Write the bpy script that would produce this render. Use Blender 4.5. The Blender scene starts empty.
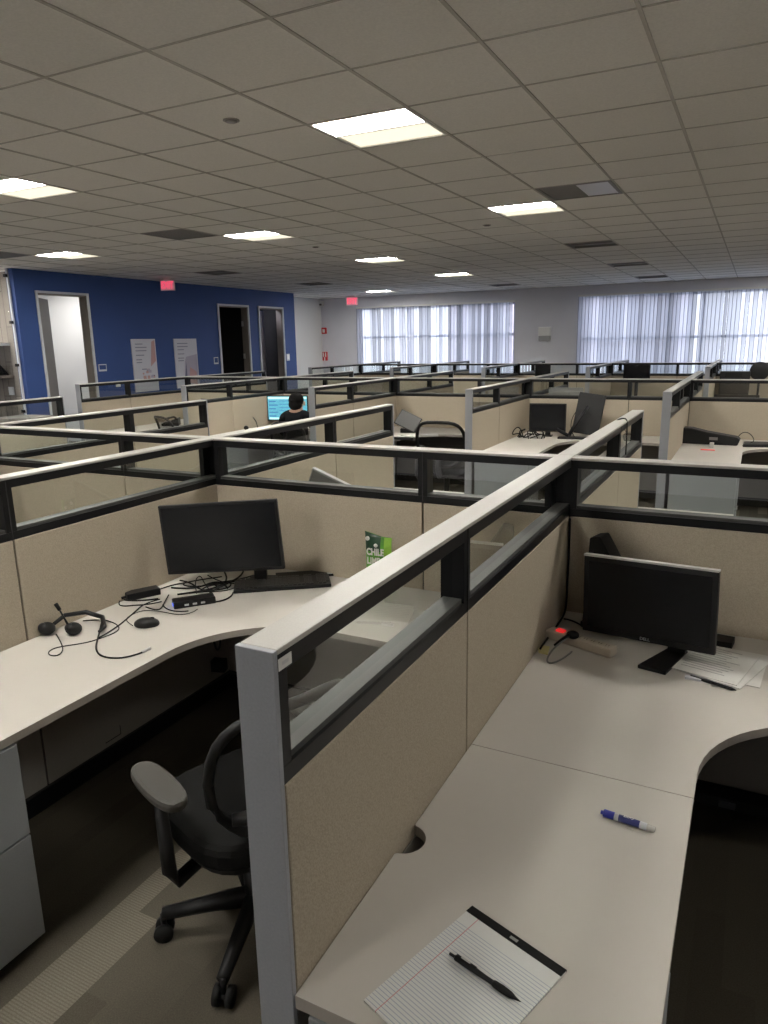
import bpy, bmesh, math, random
from math import pi, sin, cos, radians as rad
from mathutils import Vector, Matrix
random.seed(7)
SC = bpy.context.scene
COL = SC.collection

# ------------------------------------------------------------------ materials
def lin(c):
    return tuple((v/12.92 if v <= .04045 else ((v+.055)/1.055)**2.4) for v in c)
MATS = {}
def mat(name, color, rough=.6, metal=0., noise=None, bump=0., emit=None, spec=.5, trans=0.):
    m = bpy.data.materials.new(name); m.use_nodes = True
    nt = m.node_tree; b = nt.nodes['Principled BSDF']
    b.inputs['Base Color'].default_value = (*color, 1)
    b.inputs['Roughness'].default_value = rough
    b.inputs['Metallic'].default_value = metal
    b.inputs['Specular IOR Level'].default_value = spec
    if emit:
        b.inputs['Emission Color'].default_value = (*emit[0], 1)
        b.inputs['Emission Strength'].default_value = emit[1]
    if noise:
        sc, amt = noise
        tc = nt.nodes.new('ShaderNodeTexCoord'); n = nt.nodes.new('ShaderNodeTexNoise')
        n.inputs['Scale'].default_value = sc; n.inputs['Detail'].default_value = 3
        nt.links.new(tc.outputs['Object'], n.inputs['Vector'])
        r = nt.nodes.new('ShaderNodeMapRange')
        r.inputs['From Min'].default_value = .3; r.inputs['From Max'].default_value = .7
        r.inputs['To Min'].default_value = 1-amt; r.inputs['To Max'].default_value = 1+amt
        nt.links.new(n.outputs['Fac'], r.inputs['Value'])
        mx = nt.nodes.new('ShaderNodeMix'); mx.data_type = 'RGBA'; mx.blend_type = 'MULTIPLY'
        mx.inputs['Factor'].default_value = 1
        mx.inputs['A'].default_value = (*color, 1)
        nt.links.new(r.outputs['Result'], mx.inputs['B'])
        nt.links.new(mx.outputs['Result'], b.inputs['Base Color'])
        if bump:
            bp = nt.nodes.new('ShaderNodeBump'); bp.inputs['Strength'].default_value = bump
            bp.inputs['Distance'].default_value = .002
            nt.links.new(n.outputs['Fac'], bp.inputs['Height']); nt.links.new(bp.outputs['Normal'], b.inputs['Normal'])
    MATS[name] = m
    return m
def glassmat(name, tint, gloss, rough=.015, top=.7):
    m = bpy.data.materials.new(name); m.use_nodes = True
    nt = m.node_tree; nt.nodes.clear(); L = nt.links.new
    o = nt.nodes.new('ShaderNodeOutputMaterial'); t = nt.nodes.new('ShaderNodeBsdfTransparent')
    t.inputs['Color'].default_value = (*tint, 1)
    g = nt.nodes.new('ShaderNodeBsdfGlossy'); g.inputs['Roughness'].default_value = rough
    lw = nt.nodes.new('ShaderNodeLayerWeight'); lw.inputs['Blend'].default_value = .5
    def M(op, a, b):
        n = nt.nodes.new('ShaderNodeMath'); n.operation = op
        L(a, n.inputs[0]); n.inputs[1].default_value = b; return n.outputs[0]
    f = M('MINIMUM', M('MULTIPLY', M('MULTIPLY_ADD', M('POWER', lw.outputs['Facing'], 5), .96), gloss), top)
    for n in nt.nodes:
        if n.type == 'MATH' and n.operation == 'MULTIPLY_ADD': n.inputs[2].default_value = .04
    mx = nt.nodes.new('ShaderNodeMixShader')
    L(f, mx.inputs[0]); L(t.outputs[0], mx.inputs[1]); L(g.outputs[0], mx.inputs[2])
    L(mx.outputs[0], o.inputs[0]); MATS[name] = m
    return m

DESK = mat('desk_laminate', (.475,.445,.405), .42, noise=(3,.03), spec=.4)
EDGE = mat('desk_edge', (.34,.31,.275), .5)
CAP = mat('cap_paint', (.40,.385,.36), .42, noise=(300,.05))
POST = mat('post_paint', (.275,.285,.31), .45, noise=(200,.05))
BLK = mat('black_trim', (.0035,.0035,.0045), .4, spec=.25)
BLKM = mat('black_matte', (.006,.006,.0065), .6, spec=.25)
FAB = mat('panel_fabric', (.375,.322,.25), .95, noise=(260,.13), bump=.6, spec=.1)
SCREEN = mat('dark_screen', (.0035,.004,.0055), .25, spec=.22)
BEZ = mat('bezel_plastic', (.005,.005,.006), .45, spec=.25)
SILV = mat('silver_plastic', (.5,.5,.5), .35, metal=.4)
STEEL = mat('steel', (.45,.45,.46), .35, metal=.9)
RUB = mat('rubber', (.005,.005,.005), .75, spec=.25)
CHF = mat('chair_fabric', (.009,.009,.009), .95, noise=(400,.3), spec=.08)
ARM = mat('armrest_pad', (.05,.047,.042), .5, spec=.35)
CHP = mat('chair_plastic', (.006,.006,.0065), .45, spec=.3)
PEDM = mat('pedestal_metal', (.27,.285,.30), .5, noise=(200,.03))
PAPER = mat('paper', (.62,.61,.58), .8)
WHITE = mat('white_paint', (.82,.82,.80), .6)
BLUEW = mat('blue_wall', (.021,.055,.20), .75, noise=(2,.04))
GREYW = mat('grey_wall', (.72,.72,.78), .8, noise=(2,.03))
WHITEW = mat('white_wall', (.72,.72,.72), .8)
TILE = mat('ceiling_tile', (.87,.85,.81), .95, noise=(90,.05), bump=.2)
TBAR = mat('ceiling_grid', (.47,.445,.41), .7)
BEIGE = mat('beige_plastic', (.48,.42,.34), .5)
YEL = mat('yellow_paper', (.62,.56,.25), .8)
RED = mat('red_plastic', (.6,.02,.03), .4)
REDGLOW = mat('red_glow', (.6,.02,.03), .4, emit=((1,.03,.03),.5))
EXITG = mat('exit_face', (.5,.3,.34), .4, emit=((1,.25,.36),.22))
EXITL = mat('exit_letters', (.9,.1,.2), .4, emit=((1,.03,.10),1.6))
BLUEG = mat('blue_led', (.02,.05,.6), .4, emit=((.05,.12,1),2.5))
BLUEP = mat('blue_plastic', (.012,.02,.28), .4)
CLEARP = mat('pale_plastic', (.55,.56,.60), .3)
LABELB = mat('marker_label', (.012,.018,.12), .4)
WOOD = mat('grey_wood', (.235,.20,.165), .6, noise=(6,.25))
DOORM = mat('door_leaf', (.20,.185,.17), .55)
DOORL = mat('lavender_door', (.27,.255,.30), .55)
FRAMEM = mat('door_frame_paint', (.50,.52,.56), .45)
JAMB = mat('jamb_paint', (.16,.14,.125), .5)
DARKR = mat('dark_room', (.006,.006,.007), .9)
SKIN = mat('skin', (.42,.24,.17), .55)
HAIR = mat('hair', (.004,.0035,.0035), .8, spec=.1)
SHIRT = mat('dark_shirt', (.007,.0075,.009), .95, spec=.08)
LENS = mat('light_lens', (.9,.9,.88), .5, emit=((1,.965,.88),108.0))
LENS_FILL = mat('fill_lens_low', (.9,.9,.88), .5, emit=((1,.965,.87),26.0))  # weak lens of the unseen fill light added over the right desk
LENSD = mat('light_lens_dim', (.9,.88,.8), .5, emit=((1,.90,.70),1.02))
OFFL = mat('unlit_lens', (.16,.15,.14), .5)
REFLW = mat('painted_reflection', (.75,.75,.78), .3)  # window reflection painted as plain white on an unlit lens and a vent
VENTM = mat('vent_paint', (.17,.16,.15), .5)
LOWP = mat('lower_panel_grey', (.20,.185,.165), .7, noise=(200,.05))
LEDGE = mat('frame_ledge', (.045,.045,.043), .5)
KEYM = mat('key_caps', (.022,.022,.023), .5)
CORE = mat('panel_core', (.012,.012,.012), .8)
GREEN = mat('green_foil', (.07,.26,.015), .35, noise=(30,.4))
GREEND = mat('dark_green_foil', (.008,.04,.018), .35)
GREENL = mat('lime_foil', (.24,.48,.05), .35)
GLASS = glassmat('partition_glass', (.83,.865,.84), 3.0)
WGLASS = glassmat('window_glass', (.88,.91,.93), 1.6)

def carpet():
    m = mat('carpet', (.085,.073,.055), .97, spec=.05)
    nt = m.node_tree; b = nt.nodes['Principled BSDF']; L = nt.links.new
    tc = nt.nodes.new('ShaderNodeTexCoord')
    sp = nt.nodes.new('ShaderNodeSeparateXYZ'); L(tc.outputs['Object'], sp.inputs[0])
    def M(op, a, c=None, clamp=False):
        n = nt.nodes.new('ShaderNodeMath'); n.operation = op; n.use_clamp = clamp
        for i, v in enumerate((a, c)):
            if v is None: continue
            if isinstance(v, (int, float)): n.inputs[i].default_value = v
            else: L(v, n.inputs[i])
        return n.outputs[0]
    X, Y = sp.outputs[0], sp.outputs[1]
    # plank-like cells 0.11 wide, 0.75 long with an offset per column
    cx = M('FLOOR', M('DIVIDE', M('ADD', X, 1.778), .088))
    off = M('MULTIPLY', M('FRACT', M('MULTIPLY', cx, .37)), .8)
    cy = M('FLOOR', M('DIVIDE', M('ADD', M('ADD', Y, off), -.88), .85))
    cb = nt.nodes.new('ShaderNodeCombineXYZ'); L(cx, cb.inputs[0]); L(cy, cb.inputs[1])
    wn = nt.nodes.new('ShaderNodeTexWhiteNoise'); wn.noise_dimensions = '2D'; L(cb.outputs[0], wn.inputs['Vector'])
    base = M('MULTIPLY', wn.outputs['Value'], .28)
    # the light ribbed strip
    is0 = M('COMPARE', cx, 0.0); n0 = is0.node; n0.inputs[2].default_value = .1
    rnd = M('GREATER_THAN', wn.outputs['Value'], .95)
    strip = M('MAXIMUM', is0, rnd)
    ns = nt.nodes.new('ShaderNodeTexNoise'); ns.inputs['Scale'].default_value = 240; L(tc.outputs['Object'], ns.inputs['Vector'])
    wv = M('ABSOLUTE', M('SINE', M('MULTIPLY', Y, 330)))
    rib = M('MULTIPLY', M('MULTIPLY', strip, M('MULTIPLY', M('ADD', wv, .35), M('ADD', ns.outputs['Fac'], .35))), .72)
    fac = M('ADD', M('ADD', base, rib), M('MULTIPLY', ns.outputs['Fac'], .8))
    mx = nt.nodes.new('ShaderNodeMix'); mx.data_type = 'RGBA'; mx.clamp_factor = False
    mx.inputs['A'].default_value = (.032,.027,.020,1); mx.inputs['B'].default_value = (.105,.094,.074,1)
    L(fac, mx.inputs['Factor']); L(mx.outputs['Result'], b.inputs['Base Color'])
    return m
CARPET = carpet()

def slatmat(name, k, tr_):
    m = bpy.data.materials.new(name); m.use_nodes = True; nt = m.node_tree; nt.nodes.clear()
    o = nt.nodes.new('ShaderNodeOutputMaterial'); d = nt.nodes.new('ShaderNodeBsdfDiffuse'); t = nt.nodes.new('ShaderNodeBsdfTranslucent')
    d.inputs[0].default_value = (.75*k,.75*k,.82*k,1); t.inputs[0].default_value = (.80*k,.82*k,.92*k,1)
    mx = nt.nodes.new('ShaderNodeMixShader'); mx.inputs[0].default_value = .5
    nt.links.new(d.outputs[0], mx.inputs[1]); nt.links.new(t.outputs[0], mx.inputs[2])
    tr = nt.nodes.new('ShaderNodeBsdfTransparent'); tr.inputs[0].default_value = (.9,.9,.92,1); m2 = nt.nodes.new('ShaderNodeMixShader'); m2.inputs[0].default_value = tr_
    nt.links.new(mx.outputs[0], m2.inputs[1]); nt.links.new(tr.outputs[0], m2.inputs[2]); nt.links.new(m2.outputs[0], o.inputs[0])
    return m
SLATS = [slatmat('blind_slat', .72, .10), slatmat('blind_slat_lit', 1.05, .25), slatmat('blind_slat_shaded', .42, .08)]  # lit and shaded copies put the light streaks into the slat colour
SLAT_SHADE = mat('slat_overlap_shade', (.22,.22,.27), .8)  # dark colour standing in for shade where the slats overlap
def meshmat():
    m = bpy.data.materials.new('chair_mesh'); m.use_nodes = True; nt = m.node_tree; nt.nodes.clear()
    o = nt.nodes.new('ShaderNodeOutputMaterial'); d = nt.nodes.new('ShaderNodeBsdfDiffuse'); t = nt.nodes.new('ShaderNodeBsdfTransparent')
    d.inputs[0].default_value = (.008,.008,.009,1)
    mx = nt.nodes.new('ShaderNodeMixShader'); mx.inputs[0].default_value = .5
    nt.links.new(t.outputs[0], mx.inputs[1]); nt.links.new(d.outputs[0], mx.inputs[2]); nt.links.new(mx.outputs[0], o.inputs[0])
    return m
MESHM = meshmat()
def screenon():
    m = mat('lit_screen', (.02,.1,.15), .3); nt = m.node_tree; b = nt.nodes['Principled BSDF']; L = nt.links.new
    tc = nt.nodes.new('ShaderNodeTexCoord'); br = nt.nodes.new('ShaderNodeTexBrick')
    br.inputs['Scale'].default_value = 14; br.inputs['Color1'].default_value = (.10,.55,.72,1); br.inputs['Color2'].default_value = (.03,.28,.52,1)
    br.inputs['Mortar'].default_value = (.25,.75,.85,1); br.inputs['Mortar Size'].default_value = .04
    L(tc.outputs['Generated'], br.inputs['Vector']); mp = nt.nodes.new('ShaderNodeMapping'); mp.inputs['Rotation'].default_value = (rad(90),0,0)
    L(tc.outputs['Generated'], mp.inputs['Vector']); L(mp.outputs[0], br.inputs['Vector'])
    L(br.outputs['Color'], b.inputs['Emission Color']); b.inputs['Emission Strength'].default_value = .75
    return m
LIT = screenon()
def padmat():
    m = mat('ruled_paper', (.60,.60,.585), .8); nt = m.node_tree; b = nt.nodes['Principled BSDF']; L = nt.links.new
    tc = nt.nodes.new('ShaderNodeTexCoord'); sp = nt.nodes.new('ShaderNodeSeparateXYZ'); L(tc.outputs['Object'], sp.inputs[0])
    def M(op, a, c=None, d=None):
        n = nt.nodes.new('ShaderNodeMath'); n.operation = op
        for i, v in enumerate((a, c, d)):
            if v is None: continue
            if isinstance(v, (int, float)): n.inputs[i].default_value = v
            else: L(v, n.inputs[i])
        return n.outputs[0]
    line = M('LESS_THAN', M('FRACT', M('DIVIDE', sp.outputs[1], .0073)), .17)
    line = M('MULTIPLY', line, M('LESS_THAN', sp.outputs[1], -.045))
    red = M('COMPARE', sp.outputs[0], .030, .0008)
    m1 = nt.nodes.new('ShaderNodeMix'); m1.data_type = 'RGBA'; m1.inputs['A'].default_value = (.60,.60,.585,1); m1.inputs['B'].default_value = (.27,.31,.40,1); L(line, m1.inputs['Factor'])
    m2 = nt.nodes.new('ShaderNodeMix'); m2.data_type = 'RGBA'; L(m1.outputs['Result'], m2.inputs['A']); m2.inputs['B'].default_value = (.5,.18,.2,1); L(red, m2.inputs['Factor'])
    L(m2.outputs['Result'], b.inputs['Base Color']); return m
PADM = padmat()
def plankmat():
    m = mat('wood_planks', (.2,.17,.14), .6); nt = m.node_tree; b = nt.nodes['Principled BSDF']; L = nt.links.new
    tc = nt.nodes.new('ShaderNodeTexCoord'); mp = nt.nodes.new('ShaderNodeMapping'); mp.inputs['Rotation'].default_value = (rad(90),0,rad(90))
    L(tc.outputs['Object'], mp.inputs['Vector'])
    br = nt.nodes.new('ShaderNodeTexBrick'); br.inputs['Scale'].default_value = 1.0
    br.inputs['Brick Width'].default_value = 1.1; br.inputs['Row Height'].default_value = .14; br.inputs['Mortar Size'].default_value = .006
    br.inputs['Color1'].default_value = (.30,.26,.215,1); br.inputs['Color2'].default_value = (.21,.18,.15,1); br.inputs['Mortar'].default_value = (.10,.085,.07,1)
    L(mp.outputs[0], br.inputs['Vector']); L(br.outputs['Color'], b.inputs['Base Color']); return m
PLANK = plankmat()

# ------------------------------------------------------------------ mesh helpers
class MB:
    def __init__(s): s.bm = bmesh.new(); s.mats = []
    def _mi(s, m):
        if m not in s.mats: s.mats.append(m)
        return s.mats.index(m)
    def _new(s, fs, m):
        i = s._mi(m)
        for f in fs: f.material_index = i
    def box(s, x0, x1, y0, y1, z0, z1, m, M=None):
        P = [(x0,y0,z0),(x1,y0,z0),(x1,y1,z0),(x0,y1,z0),(x0,y0,z1),(x1,y0,z1),(x1,y1,z1),(x0,y1,z1)]
        v = [s.bm.verts.new((M @ Vector(p)) if M else p) for p in P]
        s._new([s.bm.faces.new([v[i] for i in q]) for q in ((0,3,2,1),(4,5,6,7),(0,1,5,4),(1,2,6,5),(2,3,7,6),(3,0,4,7))], m); return s
    def quad(s, P, m):
        s._new([s.bm.faces.new([s.bm.verts.new(p) for p in P])], m); return s
    def prism(s, pts, z0, z1, m, ms=None, M=None):
        a = [s.bm.verts.new((M @ Vector((x,y,z0))) if M else (x,y,z0)) for x, y in pts]
        b = [s.bm.verts.new((M @ Vector((x,y,z1))) if M else (x,y,z1)) for x, y in pts]
        n = len(pts)
        s._new([s.bm.faces.new(a[::-1]), s.bm.faces.new(b)], m)
        s._new([s.bm.faces.new((a[i], a[(i+1)%n], b[(i+1)%n], b[i])) for i in range(n)], ms or m); return s
    def tube(s, pts, r, m, seg=8, close=True):
        pts = [Vector(p) for p in pts]; n = len(pts)
        rs = r if isinstance(r, (list, tuple)) else [r]*n
        rings = []
        for i, p in enumerate(pts):
            d = (pts[min(i+1,n-1)] - pts[max(i-1,0)]).normalized()
            up = Vector((0,0,1)) if abs(d.z) < .95 else Vector((1,0,0))
            a = d.cross(up).normalized(); b = a.cross(d)
            rings.append([s.bm.verts.new(p + (a*cos(2*pi*k/seg) + b*sin(2*pi*k/seg))*rs[i]) for k in range(seg)])
        fs = []
        for i in range(n-1):
            for k in range(seg):
                fs.append(s.bm.faces.new((rings[i][k], rings[i][(k+1)%seg], rings[i+1][(k+1)%seg], rings[i+1][k])))
        if close: fs += [s.bm.faces.new(rings[0][::-1]), s.bm.faces.new(rings[-1])]
        for f in fs: f.smooth = True
        s._new(fs, m); return s
    def cyl(s, p0, p1, r, m, seg=20): return s.tube([p0, p1], r, m, seg)
    def ell(s, c, r, m, M=None, seg=20, rings=12):
        T = Matrix.Translation(c) @ (M or Matrix()) @ Matrix.Diagonal((*r, 1))
        g = bmesh.ops.create_uvsphere(s.bm, u_segments=seg, v_segments=rings, radius=1, matrix=T)
        fs = {f for v in g['verts'] for f in v.link_faces}
        for f in fs: f.smooth = True
        s._new(fs, m); return s
    def build(s, name, parent=None, bevel=0, loc=None, rot=None, sub=0):
        bmesh.ops.recalc_face_normals(s.bm, faces=s.bm.faces[:])
        me = bpy.data.meshes.new(name); s.bm.to_mesh(me); s.bm.free()
        for m in s.mats: me.materials.append(m)
        o = bpy.data.objects.new(name, me); COL.objects.link(o)
        if parent: o.parent = parent
        if loc: o.location = loc
        if rot: o.rotation_euler = rot
        if bevel:
            b = o.modifiers.new('b', 'BEVEL'); b.width = bevel; b.segments = 2; b.limit_method = 'ANGLE'
        if sub:
            b = o.modifiers.new('s', 'SUBSURF'); b.levels = b.render_levels = sub
        return o
def tag(o, label=None, cat=None, group=None, kind=None):
    if label: o['label'] = label
    if cat: o['category'] = cat
    if group: o['group'] = group
    if kind: o['kind'] = kind
    return o
def empty(name, loc, rz=0, label=None, cat=None, group=None):
    o = bpy.data.objects.new(name, None); COL.objects.link(o); o.empty_display_size = .05
    o.location = loc; o.rotation_euler = (0,0,rz)
    return tag(o, label, cat, group)
def struct(o): o['kind'] = 'structure'; return o
def copy_tree(o, parent=None):
    c = o.copy(); COL.objects.link(c); c.parent = parent
    for ch in [x for x in SC.objects if x.parent == o]: copy_tree(ch, c)
    return c
def cable(name, pts, r, label, m=RUB, group=None, parent=None, cat='cable'):
    cu = bpy.data.curves.new(name, 'CURVE'); cu.dimensions = '3D'; cu.bevel_depth = r; cu.bevel_resolution = 2; cu.resolution_u = 6
    sp = cu.splines.new('NURBS'); sp.points.add(len(pts)-1)
    for p, q in zip(sp.points, pts): p.co = (*q, 1)
    sp.order_u = min(4, len(pts)); sp.use_endpoint_u = True
    o = bpy.data.objects.new(name, cu); COL.objects.link(o); cu.materials.append(m)
    if parent: o.parent = parent
    else: tag(o, label, cat, group)
    return o
def text(name, body, size, parent, loc, rot, m, ext=.0004, sx=1, off=0):
    cu = bpy.data.curves.new(name, 'FONT'); cu.body = body; cu.size = size; cu.extrude = ext; cu.offset = off
    cu.align_x = 'CENTER'; cu.align_y = 'CENTER'; cu.materials.append(m)
    o = bpy.data.objects.new(name, cu); COL.objects.link(o); o.parent = parent; o.location = loc; o.rotation_euler = rot; o.scale = (sx,1,1)
    return o

# ------------------------------------------------------------------ layout constants
XS = [-7.95, -6.13, -4.31, -2.485, -.662, 1.16]        # wing centre lines
YS = [2.905, 8.79, 14.45]                              # the three cross runs
T = .036                                               # half thickness
WL = 2.07                                              # wing length
H = 1.387
CZ = 3.04
YW = 17.6                                              # window wall
XB = -10.1                                             # blue wall

# ------------------------------------------------------------------ room shell
MB().box(-12.6, 6.2, -3.3, YW+.1, -.06, 0, CARPET).build('floor')
struct(SC.objects['floor'])
GX = lambda c: -2.968 + .6166*c
GY = lambda r: 1.924 + .6034*r
LIT_CELLS = [(c, r) for c in (1,) for r in (3, 8)] + [(-4, r) for r in (3, 8, 13, 18)] + [(-9, r) for r in (3, 8, 23)] + [(6, 8), (6, 3), (-9, -2), (-4, -2), (1, -2), (1, -7), (6, -2), (6, 13), (6, 18), (6, 23)]  # the back wall light and those after it are unseen, added as fill
OFF_CELLS = [(1, 13), (1, 18), (1, 23), (-4, 23), (-9, 13), (-9, 18)]
VENT_CELLS = [(2, 7), (-5, 7), (-10, 7)]
HOLES = set(LIT_CELLS + OFF_CELLS + VENT_CELLS)
b = MB()
for c in range(-16, 15):
    for r in range(-9, 26):
        if (c, r) in HOLES: continue
        x0, x1, y0, y1 = GX(c), GX(c+1), GY(r), GY(r+1)
        y1 = min(y1, YW+.1)
        v = [b.bm.verts.new(p) for p in ((x0,y0,CZ),(x0,y1,CZ),(x1,y1,CZ),(x1,y0,CZ))]
        b._new([b.bm.faces.new(v)], TILE)
b.box(-12.9, 6.3, -3.6, YW+.2, CZ+.25, CZ+.3, TILE)
struct(b.build('ceiling'))
b = MB()
for c in range(-16, 16): b.box(GX(c)-.008, GX(c)+.008, -3.2, YW-.01, CZ-.005, CZ+.002, TBAR)
for r in range(-8, 26): b.box(-10.9, 6.1, GY(r)-.005, GY(r)+.005, CZ-.004, CZ+.001, TBAR)
struct(b.build('trim_1'))

# blue wall with openings
D1 = (7.98, 8.93, 2.70); D2 = (12.31, 13.29, 2.66); D3 = (13.71, 14.62, 2.66)
b = MB(); WT = .16
ys = [7.60, D1[0], D1[1], D2[0], D2[1], D3[0], D3[1], 15.15]
for i in (0, 2, 4, 6): b.box(XB-WT, XB, ys[i], ys[i+1], 0, CZ, BLUEW)
for d in (D1, D2, D3): b.box(XB-WT, XB, d[0], d[1], d[2], CZ, BLUEW)
struct(b.build('wall_left'))
struct(MB().box(-10.85, XB-WT-.001, 15.02, 15.15, 0, CZ, WHITEW).build('wall_left_return'))
struct(MB().box(-10.98, -10.85, 15.02, YW, 0, CZ, WHITEW).build('wall_left_recess'))
struct(MB().box(XB-WT, XB, -3.3, 6.2, 0, CZ, GREYW).build('wall_left_near'))
struct(MB().box(6.1, 6.25, -3.3, YW, 0, CZ, GREYW).build('wall_right'))
struct(MB().box(XB-WT, 6.25, -3.45, -3.3, 0, CZ, GREYW).build('wall_back'))
# window wall
W1 = (-9.69, -5.34, .85, 2.745); W2 = (-3.79, 1.9, .85, 2.80)
b = MB()
for x0, x1 in ((-10.98, W1[0]), (W1[1], W2[0]), (W2[1], 6.25)): b.box(x0, x1, YW, YW+.2, 0, CZ, GREYW)
for w in (W1, W2):
    b.box(w[0], w[1], YW, YW+.2, 0, w[2], GREYW); b.box(w[0], w[1], YW, YW+.2, w[3], CZ, GREYW)
struct(b.build('wall_front'))
FRW = mat('window_frame_paint', (.33,.32,.40), .5)
for i, (w, mull, zr) in enumerate(((W1, [-8.25,-6.8], 1.98), (W2, [-1.84,-1.13,.6], 1.84))):
    root = empty('window_%d' % (i+1), ((w[0]+w[1])/2, YW+.12, w[2])); struct(root)
    cx = root.location.x; bb = MB()
    x0, x1, z1 = w[0]-cx, w[1]-cx, w[3]-w[2]
    bb.box(x0, x0+.05, -.03, .05, 0, z1, FRW).box(x1-.05, x1, -.03, .05, 0, z1, FRW).box(x0+.05, x1-.05, -.03, .05, 0, .05, FRW).box(x0+.05, x1-.05, -.03, .05, z1-.05, z1, FRW)
    for m_ in mull: bb.box(m_-cx-.035, m_-cx+.035, -.03, .05, .05, z1-.05, FRW)
    bb.box(x0+.05, x1-.05, -.025, .045, zr-w[2]-.03, zr-w[2]+.03, FRW)
    bb.build('window_frame', root)
    MB().quad([(x0+.05,.054,.05),(x1-.05,.054,.05),(x1-.05,.054,z1-.05),(x0+.05,.054,z1-.05)], WGLASS).build('window_pane', root)
# far building outside, a pale wall beyond the glass
tag(MB().box(-16, -3.5, 40, 46, -4, 4.6, mat('far_building_wall', (.50,.42,.44), .9)).box(-16,-3.5,39.9,40,-1,.2,mat('far_building_glass',(.2,.2,.28),.4)).build('office_building'),
    'pale pinkish building seen through the vertical blinds beyond the windows', 'building')
struct(MB().box(-60, 60, 18.5, 120, -4.1, -4, mat('outside_ground', (.3,.3,.3), .9)).build('ground'))

def blind(name, w, label, ang, jitter, nx, odds):
    root = empty(name, ((w[0]+w[1])/2, YW-.05, 0), 0, label, 'blind', 'vertical window blinds')
    cx = root.location.x
    MB().box(w[0]-cx-.02, w[1]-cx+.02, -.03, .04, w[3]-.01, w[3]+.035, WHITE).build('headrail', root)
    bb = MB(); x = w[0]+.03
    while x < w[1]-.03:
        a = ang + random.uniform(-jitter, jitter)
        hw = .044
        dx, dy = cos(a)*hw, sin(a)*hw
        v = [bb.bm.verts.new(p) for p in ((x-cx-dx,-dy,w[2]+.02),(x-cx+dx,dy,w[2]+.02),(x-cx+dx,dy,w[3]-.012),(x-cx-dx,-dy,w[3]-.012))]
        bb._new([bb.bm.faces.new(v)], random.choices(SLATS, odds)[0])
        bb.box(x-cx-dx-.005, x-cx-dx+.005, -dy-.004, -dy-.001, w[2]+.02, w[3]-.012, SLAT_SHADE)  # shade of the overlap drawn as a thin dark strip
        x += nx
    bb.build('slats', root)
blind('vertical_blind', W1, 'white vertical blind over the window beside the red fire alarm', rad(30), .72, .080, (4,4,3))
blind('vertical_blind', W2, 'white vertical blind, half open, over the wide window right of the grey wall box', rad(30), .16, .079, (10,2,1))

# doorways
def jambs(n, d):
    root = empty('door_%d' % n, (XB, d[0], 0)); struct(root); w = d[1]-d[0]; f = .035
    MB().box(.001, .025, -f, .001, 0, d[2]+f, FRAMEM).box(.001, .025, w-.001, w+f, 0, d[2]+f, FRAMEM).box(.001, .025, .001, w-.001, d[2], d[2]+f, FRAMEM).build('door_frame', root)
    MB().box(-WT, .001, .001, .02, 0, d[2], JAMB).box(-WT, .001, w-.02, w-.001, 0, d[2], JAMB).box(-WT, .001, .02, w-.02, d[2]-.02, d[2]-.001, JAMB).build('door_jamb', root)
    return root
def leaf(root, w, h, ang, m, y0=.02, handle=True):
    # hinged at (−WT, y0) turning into the room beyond
    M = Matrix.Translation((-WT-.005, y0+.01, 0)) @ Matrix.Rotation(ang, 4, 'Z')
    MB().box(0, w, 0, .04, .01, h, m, M).build('door_leaf', root)
    if handle:
        MB().box(w-.12, w-.06, -.05, -.001, 1.0, 1.03, STEEL, M).build('door_handle', root)
r1 = jambs(1, D1); leaf(r1, .93, 2.66, rad(180-53), DOORM)
r2 = jambs(2, D2)
MB().box(-WT+.02, -WT+.05, .925, .962, 2.25, 2.36, STEEL).box(-WT+.02, -WT+.05, .925, .962, 1.55, 1.66, STEEL).box(-WT+.02, -WT+.05, .925, .962, .25, .36, STEEL).build('door_hinge', r2)
r3 = jambs(3, D3); leaf(r3, .88, 2.62, rad(180-68), DOORL)
# rooms behind
struct(MB().box(-12.7, -12.6, 4.0, 11.5, 0, CZ, WHITEW).box(-12.6, XB-WT-.002, 10.2, 10.3, 0, CZ, WHITEW).build('wall_side_room'))
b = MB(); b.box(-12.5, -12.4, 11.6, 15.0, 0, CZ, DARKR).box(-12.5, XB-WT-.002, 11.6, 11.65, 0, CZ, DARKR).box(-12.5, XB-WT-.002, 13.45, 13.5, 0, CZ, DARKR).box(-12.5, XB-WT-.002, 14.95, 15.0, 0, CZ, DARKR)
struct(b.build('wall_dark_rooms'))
# glazed front with the timber lined room behind it
root = empty('window_3', (XB, 6.2, 0)); struct(root)
MB().quad([(-.09,.02,.02),(-.09,1.36,.02),(-.09,1.36,3.0),(-.09,.02,3.0)], WGLASS).build('window_pane', root)
MB().box(-.10, -.07, 1.36, 1.385, 0, CZ-.01, FRAMEM).box(-.12, -.05, 0, .02, 0, CZ-.01, FRAMEM).build('window_frame', root)
bb = MB()
for z in (2.93, 2.25, 1.61, .9): bb.box(-.11, -.06, 1.32, 1.356, z-.022, z+.022, BLK)
bb.build('window_clip', root)
struct(MB().box(-11.55, -11.45, 4.0, 7.93, 0, CZ, PLANK).box(-11.45, XB-WT-.003, 7.88, 7.93, 0, CZ, PLANK).build('wall_timber'))
for z, nm, lb, mm in ((1.93, 'wall_shelf', 'thin white shelf on the timber wall behind the glass', WHITE), (1.42, 'wall_shelf', 'grey timber shelf carrying a black triangular sign, behind the glass', WOOD)):
    tag(MB().box(-11.44, -10.75, 6.6, 7.875, z-.02, z+.02, mm).build(nm), lb, 'shelf', 'shelves behind the glass')
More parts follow.
